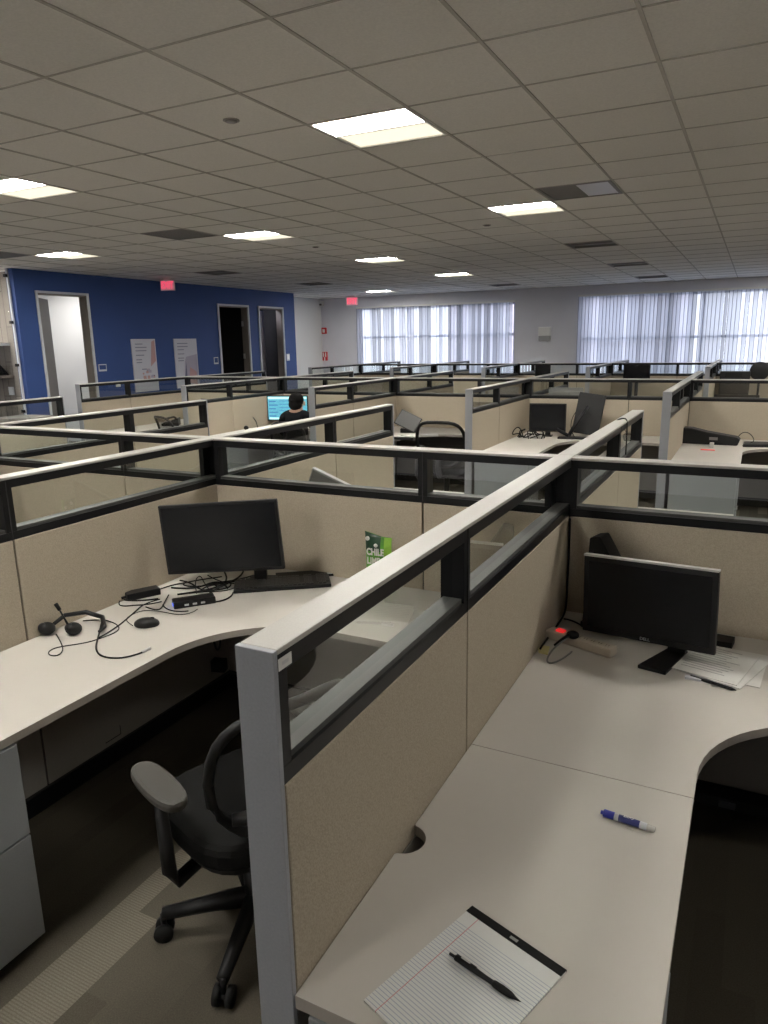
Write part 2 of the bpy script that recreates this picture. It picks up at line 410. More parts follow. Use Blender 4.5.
tag(MB().prism([(0,0),(.42,0),(.21,.25)], 0, .05, BLK, M=Matrix.Translation((-10.90,7.45,1.441)) @ Matrix.Rotation(rad(90),4,'Z') @ Matrix.Rotation(rad(90),4,'X')).build('tabletop_sign'),
    'black triangular stand on the timber shelf behind the glass', 'sign')
tag(MB().box(-10.92, -10.80, 7.865, 7.879, 1.12, 1.25, WHITE).build('switch_plate'), 'small white switch plate on the timber wall under the shelf', 'switch', 'wall switch plates')

# wall plates
def plate(y, z, label, w=.17, h=.12, face=BLUEW):
    r = empty('room_plate', (XB, y, z), 0, label, 'wall plate', 'small plates beside the doorways')
    MB().box(.001, .012, -w/2, w/2, -h/2, h/2, FRAMEM).build('plate_rim', r)
    MB().box(.012, .015, -w/2+.015, w/2-.015, -h/2+.03, h/2-.015, face).build('plate_face', r)
plate(9.11, 1.51, 'small blue plate with pale rim beside the white doorway')
plate(12.12, 1.54, 'small plate on blue wall just before the black doorway', .13, .14)
plate(14.78, 1.54, 'small pale plate at blue wall end, past the lavender door', .12, .16, WHITE)
plate(9.42, 1.215, 'small white outlet plate low on the blue wall behind partition glass', .1, .1, WHITE)
def board(y0, y1, label, seed):
    rnd = random.Random(seed)
    r = empty('poster_board', (XB, (y0+y1)/2, 1.04), 0, label, 'poster', 'poster boards on the blue wall'); w = (y1-y0)/2
    MB().box(.001, .02, -w, w, 0, .95, mat('board_white%d' % seed, (.50,.50,.57), .6)).build('board_panel', r)
    bb = MB()
    for k, z in enumerate((.86, .80, .74, .66, .58, .53)):
        bb.box(.0205, .0212, -w+.08, -w+.08+rnd.uniform(.17,.30)*(.6 if k > 3 else 1), z-.008, z+.008, mat('ink%d%d' % (seed,k), (.20,.20,.26), .8))
    bb.build('printed_text', r)
    bb = MB(); pk = mat('print_pink%d' % seed, (.45,.27,.27), .8); dk = mat('print_dark%d' % seed, (.13,.13,.20), .8); pe = mat('print_pale%d' % seed, (.36,.33,.42), .8)
    if seed == 1:
        bb.prism([(w-.16,.45),(w-.02,.55),(w-.02,.93),(w-.10,.90)], .0205, .0214, pk, M=Matrix(((0,0,1,0),(1,0,0,0),(0,1,0,0),(0,0,0,1))))
        for k in range(16):
            y = rnd.uniform(-w+.18, w-.1); z = rnd.uniform(.14, .40)
            bb.box(.0205, .0213+k*.0001, y, y+rnd.uniform(.03,.09), z, z+rnd.uniform(.02,.08), rnd.choice([pk, dk, pe, pk]))
        bb.box(.0205, .0213, -w+.2, -w+.32, .40, .415, dk)
    else:
        P = Matrix(((0,0,1,0),(1,0,0,0),(0,1,0,0),(0,0,0,1)))
        bb.prism([(-w+.2,.02),(w-.02,.02),(w-.02,.65),(-.02,.60),(-w+.26,.5)], .0205, .0212, pe, M=P)
        bb.prism([(-w+.2,.04),(-.02,.04),(-w+.30,.50)], .0213, .0217, dk, M=P)
        bb.prism([(.02,.1),(w-.06,.05),(w-.06,.3),(.08,.4)], .0213, .0217, pk, M=P)
    bb.build('printed_picture', r)
board(9.81, 10.40, 'white poster board with pink and grey picture, nearer the white doorway', 1)
board(10.90, 11.54, 'white poster board with a dark pointed shape, nearer the black doorway', 2)
# exit signs
def exit_sign(x, y, label, s=1.0):
    r = empty('exit_sign', (x, y, CZ-.006), rad(25), label, 'exit sign', 'red exit signs on the ceiling')
    MB().box(-.05, .05, -.03, .03, -.03, 0, WHITE).build('ceiling_mount', r)
    MB().box(-.15*s, .15*s, -.02, .02, -.22*s-.02, -.03, SILV).build('sign_housing', r)
    MB().box(-.14*s, .14*s, -.024, -.0205, -.22*s-.012, -.038, EXITG).build('sign_face', r)
    text('sign_letters', 'EXIT', .20*s, r, (0, -.0255, -.13*s-.008), (rad(90),0,0), EXITL, sx=.62)
exit_sign(-9.56, 10.3, 'red lit exit sign hanging by the blue wall above the posters', .85)
exit_sign(-9.47, 16.9, 'red lit exit sign hanging in front of the window wall')
def alarm(z, h, label, horn):
    r = empty('fire_alarm', (-10.76, YW-.001, z), 0, label, 'fire alarm', 'red fire devices on the window wall')
    MB().box(-.075, .075, -.05, 0, -h/2, h/2, RED).build('alarm_box', r, .008)
    if horn: MB().box(-.035, .035, -.06, -.051, -.05, .04, WHITE).build('strobe', r)
    else: MB().box(-.05, -.02, -.06, -.051, -.02, .1, WHITE).box(.02,.05,-.06,-.051,-.02,.1,WHITE).box(-.015,.015,-.06,-.051,-.12,-.03,WHITE).build('pull_bar', r)
alarm(2.19, .17, 'red square fire alarm strobe, upper one on the window wall', True)
alarm(1.50, .24, 'red and white fire pull station, lower one on the window wall', False)
r = empty('security_sensor', (-10.83, YW-.05, 2.92), 0, 'small white sensor high in the corner where white and grey walls meet', 'sensor')
MB().box(-.005, .09, -.06, .045, -.08, .06, WHITE).build('sensor_body', r, .01); MB().box(.0, .07, -.065, -.061, -.06, -.01, OFFL).build('sensor_lens', r)
r = empty('wall_box', (-4.58, YW, 1.97), 0, 'pale square wall box between the two blinds', 'wall box')
MB().box(-.15, .15, -.08, 0, -.04, .16, WHITE).build('box_body', r, .01); MB().box(-.14, .14, -.075, 0, -.16, -.041, mat('wallbox_grey', (.4,.41,.42), .5)).build('box_base', r, .01)

# ------------------------------------------------------------------ ceiling fixtures
def troffer(c, r, lit, n):
    desc = {(1,3):'brightest ceiling light, above the nearest desks', (-4,3):'lit ceiling light at the left edge above the near partitions', (1,8):'lit ceiling light beside the ceiling vent with the painted reflection',
            (-4,8):'lit ceiling light beside the grey vent left of centre', (-9,8):'lit ceiling light before the blue wall and its first doorway', (-4,13):'lit ceiling light in the middle of the middle row',
            (-4,18):'small looking lit ceiling light, third of the centre line', (-9,23):'farthest lit ceiling light, just before the window wall', (-9,3):'lit ceiling light over the far left of the room',
            (6,8):'lit ceiling light over the right end of the middle row', (6,3):'lit ceiling light over the right end of the nearest row', (-9,-2):'lit ceiling light in the back left part of the room', (-4,-2):'lit ceiling light behind the near partitions', (1,-2):'lit ceiling light directly over the near left desk entrance', (6,-2):'added unseen ceiling light, dim, over the near right desk entrance', (6,13):'added unseen ceiling light over the right end of the room, third from the front', (6,18):'added unseen ceiling light over the right end, next to the window row', (6,23):'added unseen ceiling light over the right end of the wide blind', (1,-7):'added unseen ceiling light by the back wall', (6,-7):'lit ceiling light by the back wall near the right corner', (-4,-7):'lit ceiling light by the back wall behind the left desks',
            (1,13):'unlit ceiling light, grey, nearer of the two before the wide blind', (1,18):'unlit ceiling light with a painted white window reflection, before the wide blind', (1,23):'unlit ceiling light closest to the wide blind',
            (-4,23):'unlit ceiling light closest to the left blind', (-9,13):'unlit grey ceiling light before the posters', (-9,18):'unlit grey ceiling light before the black doorway'}
    x0, x1, y0, y1 = GX(c)+.012, GX(c+1)-.012, GY(r)+.01, GY(r+1)-.01
    cx, cy = (x0+x1)/2, (y0+y1)/2; hx, hy = (x1-x0)/2, (y1-y0)/2
    rt = empty('ceiling_light', (cx, cy, CZ), 0, desc[(c,r)], 'ceiling light', 'square ceiling lights' if lit else 'unlit square ceiling lights')
    m = WHITE if lit else VENTM
    MB().box(-hx, hx, -hy, -hy+.012, -.004, .05, m).box(-hx, hx, hy-.012, hy, -.004, .05, m).box(-hx, -hx+.012, -hy+.012, hy-.012, -.004, .05, m).box(hx-.012, hx, -hy+.012, hy-.012, -.004, .05, m).box(-hx, hx, -hy, hy, .09, .1, m).build('light_frame', rt)
    if lit:
        MB().box(-hx+.013, hx-.013, -.012, .012, -.002, .06, WHITE).build('centre_bar', rt)
        MB().box(-hx+.013, hx-.013, .013, hy-.013, .004, .008, LENSD).build('lens', rt)
        MB().box(-hx+.013, hx-.013, -hy+.013, -.013, .002, .006, LENS_FILL if (c, r) == (6, -2) else LENS).build('lens', rt)
    else:
        MB().box(-hx+.03, hx-.03, -.02, .02, .005, .06, m).build('centre_bar', rt)
        MB().box(-hx+.03, hx-.03, -hy+.03, -.021, .02, .025, REFLW if (c, r) == (1, 18) else OFFL).build('lens', rt)
        MB().box(-hx+.03, hx-.03, .021, hy-.03, .02, .025, OFFL).build('lens', rt)
for i, (c, r) in enumerate(LIT_CELLS): troffer(c, r, True, i)
for i, (c, r) in enumerate(OFF_CELLS): troffer(c, r, False, i)
def vent(c, r, label, white):
    x0, x1, y0, y1 = GX(c)+.012, GX(c+1)-.012, GY(r)+.01, GY(r+1)-.01
    cx, cy = (x0+x1)/2, (y0+y1)/2; hx, hy = (x1-x0)/2, (y1-y0)/2
    rt = empty('ceiling_vent', (cx, cy, CZ), 0, label, 'air vent', 'square ceiling air vents')
    MB().box(-hx, hx, -hy, -hy+.025, -.006, .03, VENTM).box(-hx, hx, hy-.025, hy, -.006, .03, VENTM).box(-hx, -hx+.025, -hy+.025, hy-.025, -.006, .03, VENTM).box(hx-.025, hx, -hy+.025, hy-.025, -.006, .03, VENTM).build('vent_frame', rt)
    bb = MB(); n = 22
    for k in range(n):
        y = -hy+.03+(2*hy-.06)*(k+.5)/n
        bb.box(-hx+.026, (.02 if white else hx-.026), y-.007, y+.007, -.002, .006, VENTM)
        if white: bb.box(.02, hx-.026, y-.0124, y+.0124, -.002, .006, REFLW)  # this half carries the painted window reflection
    bb.box(-hx, hx, -hy, hy, .03, .035, OFFL)
    bb.build('vent_grille', rt)
vent(2, 7, 'ceiling air vent, window reflection painted white on one half, in the right part of the ceiling', True)
vent(-5, 7, 'dark grey ceiling air vent, left of the ceiling centre', False)
vent(-10, 7, 'dark grey ceiling air vent near the left edge over the timber wall', False)
for (x, y, lb) in ((-2.66, 3.46, 'round recessed sprinkler cover in the tile left of the brightest light'), (-2.68, 7.75, 'small round sprinkler cover between the middle ceiling lights'), (-5.1, 8.2, 'small round sprinkler cover next to the dark grey vent')):
    rt = empty('sprinkler', (x, y, CZ), 0, lb, 'sprinkler', 'round ceiling sprinkler covers')
    MB().cyl((0,0,-.004), (0,0,.0), .045, mat('sprinkler_rim_paint',(.3,.28,.25),.5), 24).build('sprinkler_rim', rt); MB().cyl((0,0,-.010), (0,0,-.0045), .032, OFFL, 24).build('sprinkler_disc', rt)

# ------------------------------------------------------------------ partitions
def partition(L, loc, rz, seams, post0, post1, label, group, cap0=0, cap1=0):
    """Runs along local +x from 0 to L."""
    r = empty('cubicle_partition', loc, rz, label, 'partition', group)
    s0 = .012 if post0 else 0; s1 = .012 if post1 else 0
    MB().box(s0-cap0, L-s1+cap1, -T, T, H-.010, H, CAP).build('top_cap', r, .002)
    fr = MB()
    fr.box(s0, L-s1, -T+.002, T-.002, 1.345, H-.0105, BLK)
    fr.box(s0, L-s1, -T+.002, T-.002, 1.147, 1.178, BLK)
    fr.box(s0, L-s1, -T+.010, T-.010, 1.178, 1.190, LEDGE)
    ed = [s0] + list(seams) + [L-s1]
    for k, e in enumerate(ed):
        a, c = (e, e+.028) if k == 0 else ((e-.028, e) if k == len(ed)-1 else (e-.022, e+.022))
        fr.box(a, c, -T+.003, T-.003, 1.178, 1.345, BLK)
    for e in seams: fr.box(e-.0016, e+.0016, -T, T, 1.147, H-.0105, CORE)
    fr.build('panel_frame', r)
    MB().box(s0, L-s1, -T+.012, T-.012, .08, 1.147, CORE).build('panel_core', r)
    for k in range(len(ed)-1):
        a, c = ed[k], ed[k+1]
        a2, c2 = a+(.028 if k == 0 else .022), c-(.028 if k == len(ed)-2 else .022)
        MB().quad([(a2,0,1.191),(c2,0,1.191),(c2,0,1.344),(a2,0,1.344)], GLASS).build('glass_pane', r)
        MB().box(a+.004, c-.004, -T, T, .705, 1.146, FAB).build('fabric_panel', r, .003)
        MB().box(a+.004, c-.004, -T, T, .10, .702, LOWP).build('lower_panel', r, .002)
    MB().box(s0, L-s1, -T+.006, T-.006, 0, .079, BLK).build('base_rail', r)
    if post0: MB().box(0, .0115, -T-.001, T+.001, 0, H, POST).build('end_post', r, .0015)
    if post1: MB().box(L-.0115, L, -T-.001, T+.001, 0, H, POST).build('end_post', r, .0015)
    return r
ROWN = ['nearest run', 'middle run', 'run by the windows']
LINEN = ['first', 'second', 'third', 'fourth', 'fifth']
WSG = 'partition wings between the desks'; CRG = 'cross partitions with glass tops'
bays = [[1,2,3,4],[0,1,2,3,4],[0,1,2,3,4]]
BAYN = {(0,1):'behind the grey handset desk at far left', (0,2):'seen through the left glass', (0,3):'behind the wide black monitor', (0,4):'behind the silver-topped monitor',
        (1,0):'behind the far left black chair', (1,1):'in front of the seated person', (1,2):'behind the tilted laptop', (1,3):'behind the leaning dark monitor', (1,4):'behind the black machine lying on its side',
        (2,0):'nearest the blue wall', (2,1):'second from the blue wall', (2,2):'third from the blue wall', (2,3):'fourth from the blue wall, before the wide blind', (2,4):'fifth from the blue wall, before the wide blind'}
for ri, Y in enumerate(YS):
    for bi in bays[ri]:
        x0, x1 = XS[bi]+T+.001, XS[bi+1]-T-.001
        if bi == 4: x1 = XS[5]
        partition(x1-x0, (x0, Y, 0), 0, [1.172], False, bi == 4, 'tan cross partition with glass top in the %s, %s' % (ROWN[ri], BAYN[(ri,bi)]), CRG)
WD = {'n':'window side of the %s', 's':'near side of the %s'}
southw = [[3,4,2],[0,1,2,3,4],[0,1,2,3,4]]; northw = [[1,2,3,4],[0,1,2,3,4],[0,1,2,3,4]]
for ri, Y in enumerate(YS):
    for xi in southw[ri]:
        lb = 'tan partition wing with glass top on the near side of the %s, %s from the blue wall' % (ROWN[ri], LINEN[xi if ri else xi-1])
        if (ri, xi) == (0, 4): lb = 'large tan glass-topped partition wing ending in the grey post between the two nearest desks'
        if (ri, xi) == (0, 3): lb = 'tan glass-topped partition wing behind the headset and black mouse'
        partition(WL+T, (XS[xi], Y-WL, 0), rad(90), [.865], True, False, lb, WSG)
    for xi in northw[ri]:
        lb = 'tan partition wing with glass top on the window side of the %s, %s from the blue wall' % (ROWN[ri], LINEN[xi if ri else xi-1])
        if (ri, xi) == (0, 4): lb = 'glass-topped partition wing with thin black cord looped over its cap'
        partition(WL-T-.001, (XS[xi], Y+T+.001, 0), rad(90), [1.15], False, True, lb, WSG)
# sticker on the near glass
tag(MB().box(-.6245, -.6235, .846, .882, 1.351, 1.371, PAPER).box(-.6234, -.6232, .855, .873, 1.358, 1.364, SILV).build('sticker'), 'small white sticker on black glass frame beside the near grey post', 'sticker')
tag(cable('partition_cord', [(-.72,4.30,1.30),(-.705,4.29,1.36),(-.69,4.30,1.392),(-.66,4.36,1.393),(-.63,4.30,1.393),(-.62,4.25,1.37),(-.617,4.24,1.28),(-.615,4.25,1.20)], .004, 'x').id_data if False else cable('partition_cord', [(-.705,4.29,1.30),(-.702,4.29,1.36),(-.69,4.30,1.392),(-.66,4.40,1.393),(-.63,4.30,1.393),(-.62,4.25,1.37),(-.617,4.24,1.28),(-.619,4.25,1.20)], .004,
    'thin black cord looped over the cap of a partition wing'))

# ------------------------------------------------------------------ desks
def arc(cx, cy, r, a0, a1, n=14): return [(cx+r*cos(rad(a0+(a1-a0)*i/n)), cy+r*sin(rad(a0+(a1-a0)*i/n))) for i in range(n+1)]
def desk(ri, xi, side, label, grommet=False):
    Y = YS[ri]; xl = XS[xi]+T+.003; W = XS[xi+1]-XS[xi]-2*T-.006; s = -1 if side == 's' else 1
    one = (ri, xi, side) != (0, 4, 's')
    r = empty('corner_desk', (xl, Y+s*(T+.003), 0), 0, label, 'desk', 'pale corner desks')
    D = WL-.006-T; seam = 1.135; F = .6; R = .43
    f = lambda pts: [(x, s*y) for x, y in pts]     # y measured away from the cross partition
    ret = [(0, seam+.001)]
    if grommet: ret += [(0, 1.52)] + arc(-.005, 1.575, .052, -80, 80, 12)[0:] + [(0, 1.63)]
    ret += [(0, D), (.58, D), (.58, seam+.001)]
    a = arc(.58+R, F+R, R, 180, 270)
    cor = [(0, 0), (0, seam-.001), (.58, seam-.001)] + a + [(W, F), (W, 0)]
    if one: cor = [(0,0),(0,D),(.58,D)] + a + [(W,F),(W,0)]
    for nm, pts in ((('corner_top', cor),) if one else (('return_top', ret), ('corner_top', cor))):
        MB().prism(f(pts), .712, .74, DESK, EDGE).build(nm, r, .0012)
    MB().box(.003, .25, min(s*1.02, s*1.04), max(s*1.02, s*1.04), .66, .711, POST).build('support_bracket', r); MB().box(W-.03, W-.01, min(s*.003,s*.4), max(s*.003,s*.4), .66, .711, POST).build('support_bracket', r)
    if ri == 2: MB().box(W-.07, W-.04, min(s*.3,s*.34), max(s*.3,s*.34), 0, .711, POST).build('support_leg', r)
    return r
def pedestal(ri, xi, side, label):
    Y = YS[ri]; xl = XS[xi]+T+.03; s = -1 if side == 's' else 1
    yc = Y + s*(WL-.19)
    r = empty('file_pedestal', (xl, yc, 0), 0, label, 'file cabinet', 'grey file pedestals under the desks')
    MB().box(0, .535, -.19, .19, .03, .708, PEDM).build('cabinet_body', r, .003)
    MB().box(.02, .52, -.17, .17, 0, .029, BLK).build('plinth', r)
    for z0, z1 in ((.035, .395), (.400, .705)):
        d = MB().box(.536, .554, -.188, .188, z0, z1, PEDM).build('drawer', r, .003)
        MB().box(.5545, .5615, -.06, .06, z1-.03, z1-.02, STEEL).build('drawer_pull', d)
DL = {(0,2,'s'):'pale corner desk seen dimly through the left glass', (0,3,'s'):'pale corner desk with headset, keyboard and wide black monitor', (0,4,'s'):'pale corner desk with legal pad, blue marker and silver-topped monitor',
      (0,1,'n'):'pale corner desk past the nearest run, against the far left wing', (0,2,'n'):'pale corner desk past the nearest run with an old phone', (0,3,'n'):'pale corner desk just behind the wide black monitor partition', (0,4,'n'):'pale corner desk just behind the silver-topped monitor partition',
      (1,0,'s'):'pale corner desk with black phone, near the blue wall', (1,1,'s'):'pale corner desk where the person in black sits', (1,2,'s'):'pale corner desk with tilted laptop and mesh chair', (1,3,'s'):'pale corner desk with small monitor and cable tangle', (1,4,'s'):'pale corner desk with black machine lying on its side',
      (1,3,'n'):'pale corner desk beyond the middle run behind the leaning dark monitor', (1,4,'n'):'pale corner desk beyond the middle run behind the black machine', (2,2,'s'):'pale corner desk under the far small monitor left of the wide blind', (2,3,'s'):'pale corner desk under the far black monitor before the wide blind', (2,4,'s'):'pale corner desk before the wide blind at the right'}
for (ri, xi, sd), lb in DL.items():
    desk(ri, xi, sd, lb, grommet=(ri, xi, sd) == (0, 4, 's'))
    if not (ri == 0 and xi == 2 and sd == 's') and not (ri == 2):
        pedestal(ri, xi, sd, 'grey two-drawer pedestal under the ' + lb.replace('pale corner ', ''))

# ------------------------------------------------------------------ monitors
def monitor(name, cx, cy, zc, w, h, yaw, label, pitch=0, roll=0, screen=SCREEN, topm=None, group='computer monitors on the desks', neck=(0,), base=True, desk_z=.74, bez=.016, bm=BEZ, basetype='flat', logo=None, ny=0):
    """yaw 0: the screen faces -y."""
    r = empty(name, (cx, cy, desk_z), yaw, label, 'monitor', group)
    M = Matrix.Translation((0, 0, zc-desk_z)) @ Matrix.Rotation(roll, 4, 'Y') @ Matrix.Rotation(pitch, 4, 'X')
    MB().box(-w/2, w/2, .0, .022, -h/2, h/2, bm, M).box(-w/2*.8, w/2*.8, .022, .045, -h/2*.7, h/2*.7, bm, M).build('monitor_housing', r, .003)
    MB().box(-w/2+bez, w/2-bez, -.002, -.0005, -h/2+bez*1.3, h/2-bez, screen, M).build('screen', r)
    if topm: MB().box(-w/2, w/2, -.003, .022, h/2+.0005, h/2+.007, topm, M).build('top_trim', r)
    if base:
        nx = neck[0]; zb = zc-desk_z-h*.1
        MB().box(nx-.03, nx+.03, .05+ny, .075+ny, .016, zb, bm).box(nx-.03, nx+.03, .0455, .05+ny, zb-.06, zb, bm).build('monitor_neck', r, .003)
        if basetype == 'vee':
            MB().prism([(-.045,-.06),(.045,-.06),(.03,.09),(-.03,.09)], .0, .015, bm).box(.03,.2,.05,.11,0,.012,bm).build('monitor_base', r, .003)
        elif basetype == 'wedge':
            MB().prism([(nx-.075,-.125),(nx+.02,-.125),(nx+.03,.09),(nx-.035,.09)], .0, .014, bm).build('monitor_base', r, .003)
        else:
            MB().box(nx-min(.11,w*.12), nx+min(.11,w*.12), .03+ny, .14+ny, 0, .014, bm).build('monitor_base', r, .004)
    if logo:
        o = text('brand_letters', logo, .016, r, (0,0,0), (0,0,0), SILV)
        o.matrix_local = M @ Matrix.Translation((0,-.0025,-h/2+bez*.62)) @ Matrix.Rotation(rad(90),4,'X')
    return r
monitor('computer_monitor', -2.088, 2.455, 1.003, .55, .325, math.atan2(.2,.51), 'wide black monitor facing the near left desk', neck=(.13,), bez=.012, roll=rad(-3.6), ny=.09)
rm = monitor('computer_monitor', -.272, 2.552, .934, .468, .288, math.atan2(-.095,.456), 'black monitor with silver top edge on the near right desk', roll=rad(-2.6), pitch=rad(-3), topm=SILV, basetype='wedge', neck=(.10,), bez=.018, logo='DELL')
# black speaker behind it
r = empty('desk_speaker', (-.47, 2.76, .74), rad(-14), 'black speaker behind the silver-topped monitor', 'speaker')
MB().prism([(-.05,-.05),(.11,-.05),(.11,.06),(-.05,.06)], 0, .02, BLK).build('speaker_foot', r)
MB().prism([(-.045,0),(.11,0),(.11,.20),(.01,.355),(-.03,.345)], -.04, .05, BLKM, M=Matrix.Rotation(rad(90),4,'X') @ Matrix.Translation((0,.021,0))).build('speaker_body', r, .006)
tag(MB().prism([(-.08,2.80),(.02,2.79),(.012,2.725),(-.09,2.72)], .7405, .765, BLKM).build('flat_box'), 'flat black box behind the papers and monitor', 'box')
# papers
for k, (dx, dy, a, lb) in enumerate(((0,0,0,'top printed sheet of the paper pile under the monitor'),(.025,-.012,-5,'second sheet peeking out under the printed pile'),(.045,.01,8,'lowest white sheet of the pile by the monitor'))):
    M = Matrix.Translation((-.035+dx, 2.57+dy, .7475-k*.0022)) @ Matrix.Rotation(rad(-14+a), 4, 'Z')
    r = empty('paper_sheet', (0,0,0), 0, lb, 'paper', 'loose papers by the right monitor'); r.matrix_world = M
    MB().box(-.108, .108, -.14, .14, 0, .0012, PAPER).build('sheet', r)
    if k == 0:
        bb = MB()
        for j in range(12): bb.box(-.085, -.085+random.uniform(.11,.17), .115-j*.019, .118-j*.019, .0013, .0015, mat('ink_p%d' % j, (.22,.22,.23), .8))
        bb.build('printed_text', r)
M = Matrix.Translation((-.035,2.405,.7405)) @ Matrix.Rotation(rad(-19),4,'Z')
r = empty('black_pen', (-.035,2.402,.7455), rad(-19), 'black pen lying along the front of the paper pile', 'pen')
MB().tube([(-.075,0,0),(-.07,0,0),(.06,0,0),(.075,0,0)], [.003,.005,.005,.001], BLK, 10).build('pen_barrel', r); MB().box(-.07,-.03,-.001,.001,.0052,.007,SILV).build('pen_clip', r)
tag(MB().box(-.12,-.07,2.405,2.425,.7405,.748,CLEARP).build('tape_strip'), 'short clear plastic piece at the corner of the papers', 'tape')

# ------------------------------------------------------------------ right desk: power strip, plug, sticky note, pad, pens
r = empty('power_strip', (-.49, 2.528, .7405), math.atan2(-.08,.235), 'beige power strip with glowing red switch beside the near monitor', 'power strip')
MB().box(-.135, .135, -.026, .026, 0, .035, BEIGE).build('strip_body', r, .006)
MB().box(-.098, -.068, -.012, .012, .0351, .041, REDGLOW).build('rocker_switch', r)
for k in range(6):
    x = -.035+k*.029
    o = MB().box(x-.0115, x+.0115, -.013, .013, .0351, .0365, BEIGE).build('outlet', r)
    MB().box(x-.006, x-.004, -.007, .005, .0366, .0369, BLK).box(x+.004, x+.006, -.007, .005, .0366, .0369, BLK).build('outlet_slots', o)
r = empty('power_plug', (-.515, 2.515, .778), 0, 'round black plug pushed into the beige power strip', 'plug')
MB().ell((0,0,.008), (.024,.020,.016), BLK).build('plug_body', r)
MB().tube([(-.01,-.01,.01),(-.03,-.04,.0),(-.05,-.07,-.015)], [.008,.006,.005], BLK, 8).build('strain_relief', r)
cable('plug_cable', [(-.53,2.49,.78),(-.56,2.44,.765),(-.575,2.39,.7445),(-.565,2.33,.744),(-.54,2.33,.744),(-.515,2.40,.744),(-.505,2.46,.744)], .0032, 'grey looped cable coming out of the plug in front of the power strip', m=mat('grey_cable',(.2,.2,.2),.5))
cable('power_cable', [(-.618,2.863,1.14),(-.616,2.861,1.0),(-.618,2.862,.85),(-.615,2.85,.747),(-.612,2.75,.745),(-.612,2.64,.745),(-.613,2.53,.746),(-.616,2.45,.745),(-.613,2.42,.745)], .0042, 'black cord running down the corner behind the right monitor')
cable('monitor_cable', [(-.605,2.76,.745),(-.56,2.765,.745),(-.50,2.69,.745)], .0035, 'short black cord lying behind the power strip')
tag(MB().prism([(-.622,2.434),(-.618,2.471),(-.588,2.469),(-.578,2.402),(-.612,2.405)], .7404, .745, YEL).build('sticky_note'), 'crumpled yellow sticky note against the partition beside the power strip', 'sticky note')
# legal pad
ang = math.atan2(1.093-1.161, -.213+.413)
r = empty('legal_pad', (-.413, 1.161, .7404), ang, 'ruled white legal pad with black top binding on the near right desk', 'notepad')
MB().box(0, .216, -.297, -.001, 0, .0035, PADM).build('ruled_pages', r)
MB().box(-.0005, .2165, -.018, .001, .0036, .0046, BLK).box(-.0005, .2165, -.001, .001, 0, .0046, BLK).build('binding_strip', r)
MB().box(.100, .117, -.0125, -.006, .0047, .0049, SILV).build('binding_mark', r)
MB().box(0, .216, -.297, -.0015, -.0003, -.0001, OFFL).build('pad_backing', r)
# clicker pen
p0, p1 = Vector((-.404,1.027,.0)), Vector((-.262,.988,.0)); d = (p1-p0)
r = empty('black_pen', (p0.x, p0.y, .7512), math.atan2(d.y, d.x), 'black click pen lying on the ruled legal pad', 'pen')
L = d.length
MB().tube([(.008,0,0),(.010,0,0),(.055,0,0),(.075,0,0),(.092,0,0)], [.0042,.0055,.0055,.0045,.0045], BEZ, 14).build('pen_barrel', r)
MB().tube([(.09,0,0),(.094,0,0),(.110,0,0),(.126,0,0),(.134,0,0)], [.0045,.0062,.0068,.0058,.0035], RUB, 14).build('rubber_grip', r)
MB().tube([(.134,0,0),(L-.002,0,0),(L,0,0)], [.0033,.001,.0005], BLK, 10).build('pen_tip', r)
MB().tube([(-.004,0,0),(.008,0,0)], .0028, BLK, 10).build('click_button', r)
MB().box(.012,.055,-.002,.002,.0057,.0085,BEZ).box(.022,.042,-.0012,.0012,.0086,.009,SILV).build('pen_clip', r)
# marker
r = empty('whiteboard_marker', (-.230, 1.566, .7495), math.atan2(-.012,.115), 'whiteboard marker with blue cap lying on the near right desk', 'marker')
MB().tube([(.026,0,0),(.098,0,0),(.100,0,0)], [.0082,.0082,.0072], CLEARP, 16).build('marker_barrel', r)
MB().tube([(.036,0,0),(.084,0,0)], .0084, LABELB, 16).build('barrel_label', r)
MB().tube([(0,0,0),(.002,0,0),(.025,0,0)], [.0078,.0092,.0092], BLUEP, 16).build('marker_cap', r)
MB().tube([(-.006,0,0),(0,0,0)], .0045, BLUEP, 12).build('cap_tip', r)
MB().tube([(.100,0,0),(.118,0,0)], [.007,.006], mat('clear_end',(.5,.49,.46),.2), 14).build('marker_end', r)
text('label_letters', 'EXPO', .009, r, (.058,0,.0086), (0,0,0), WHITE, .0002)
# coil of raceway under the right desk on the cross partition
r = empty('cable_raceway', (-.05, 2.815, .05), 0, 'black power raceway along the foot of the partition under the right desk', 'raceway')
MB().box(0, 1.15, -.03, .05, 0, .045, BLKM).build('raceway_body', r)
for k in range(5): MB().box(.07+k*.2, .13+k*.2, -.036, -.0305, .008, .034, mat('raceway_socket%d' % k,(.05,.05,.055),.4)).build('socket', r)

# ------------------------------------------------------------------ left desk items
Z0 = .7405
r = empty('keyboard', (-1.905, 2.652, Z0), rad(36), 'black keyboard under the wide monitor on the left desk', 'keyboard')
MB().prism([(-.225,-.078),(.225,-.078),(.225,.078),(-.225,.078)], 0, .016, BEZ).build('keyboard_body', r, .004)
bb = MB()
for row in range(6):
    y = -.062+row*.0225+(.004 if row == 5 else 0)
    x = -.212
    while x < .205:
        w = .0165
        if row == 0 and -.13 < x < -.04: w = .10
        if not (.085 < x+w/2 < .095 or .150 < x+w/2 < .157):
            bb.box(x, x+w, y, y+.0185, .0165, .0225, KEYM)
        x += w+.0032
bb.build('keys', r)
r = empty('closed_laptop', (-1.895, 2.815, Z0), rad(30), 'flat black closed laptop lying behind the keyboard', 'laptop') if False else None
M = [(-2.03,2.745),(-1.995,2.86),(-1.775,2.862),(-1.735,2.80),(-1.80,2.755),(-1.955,2.645)]
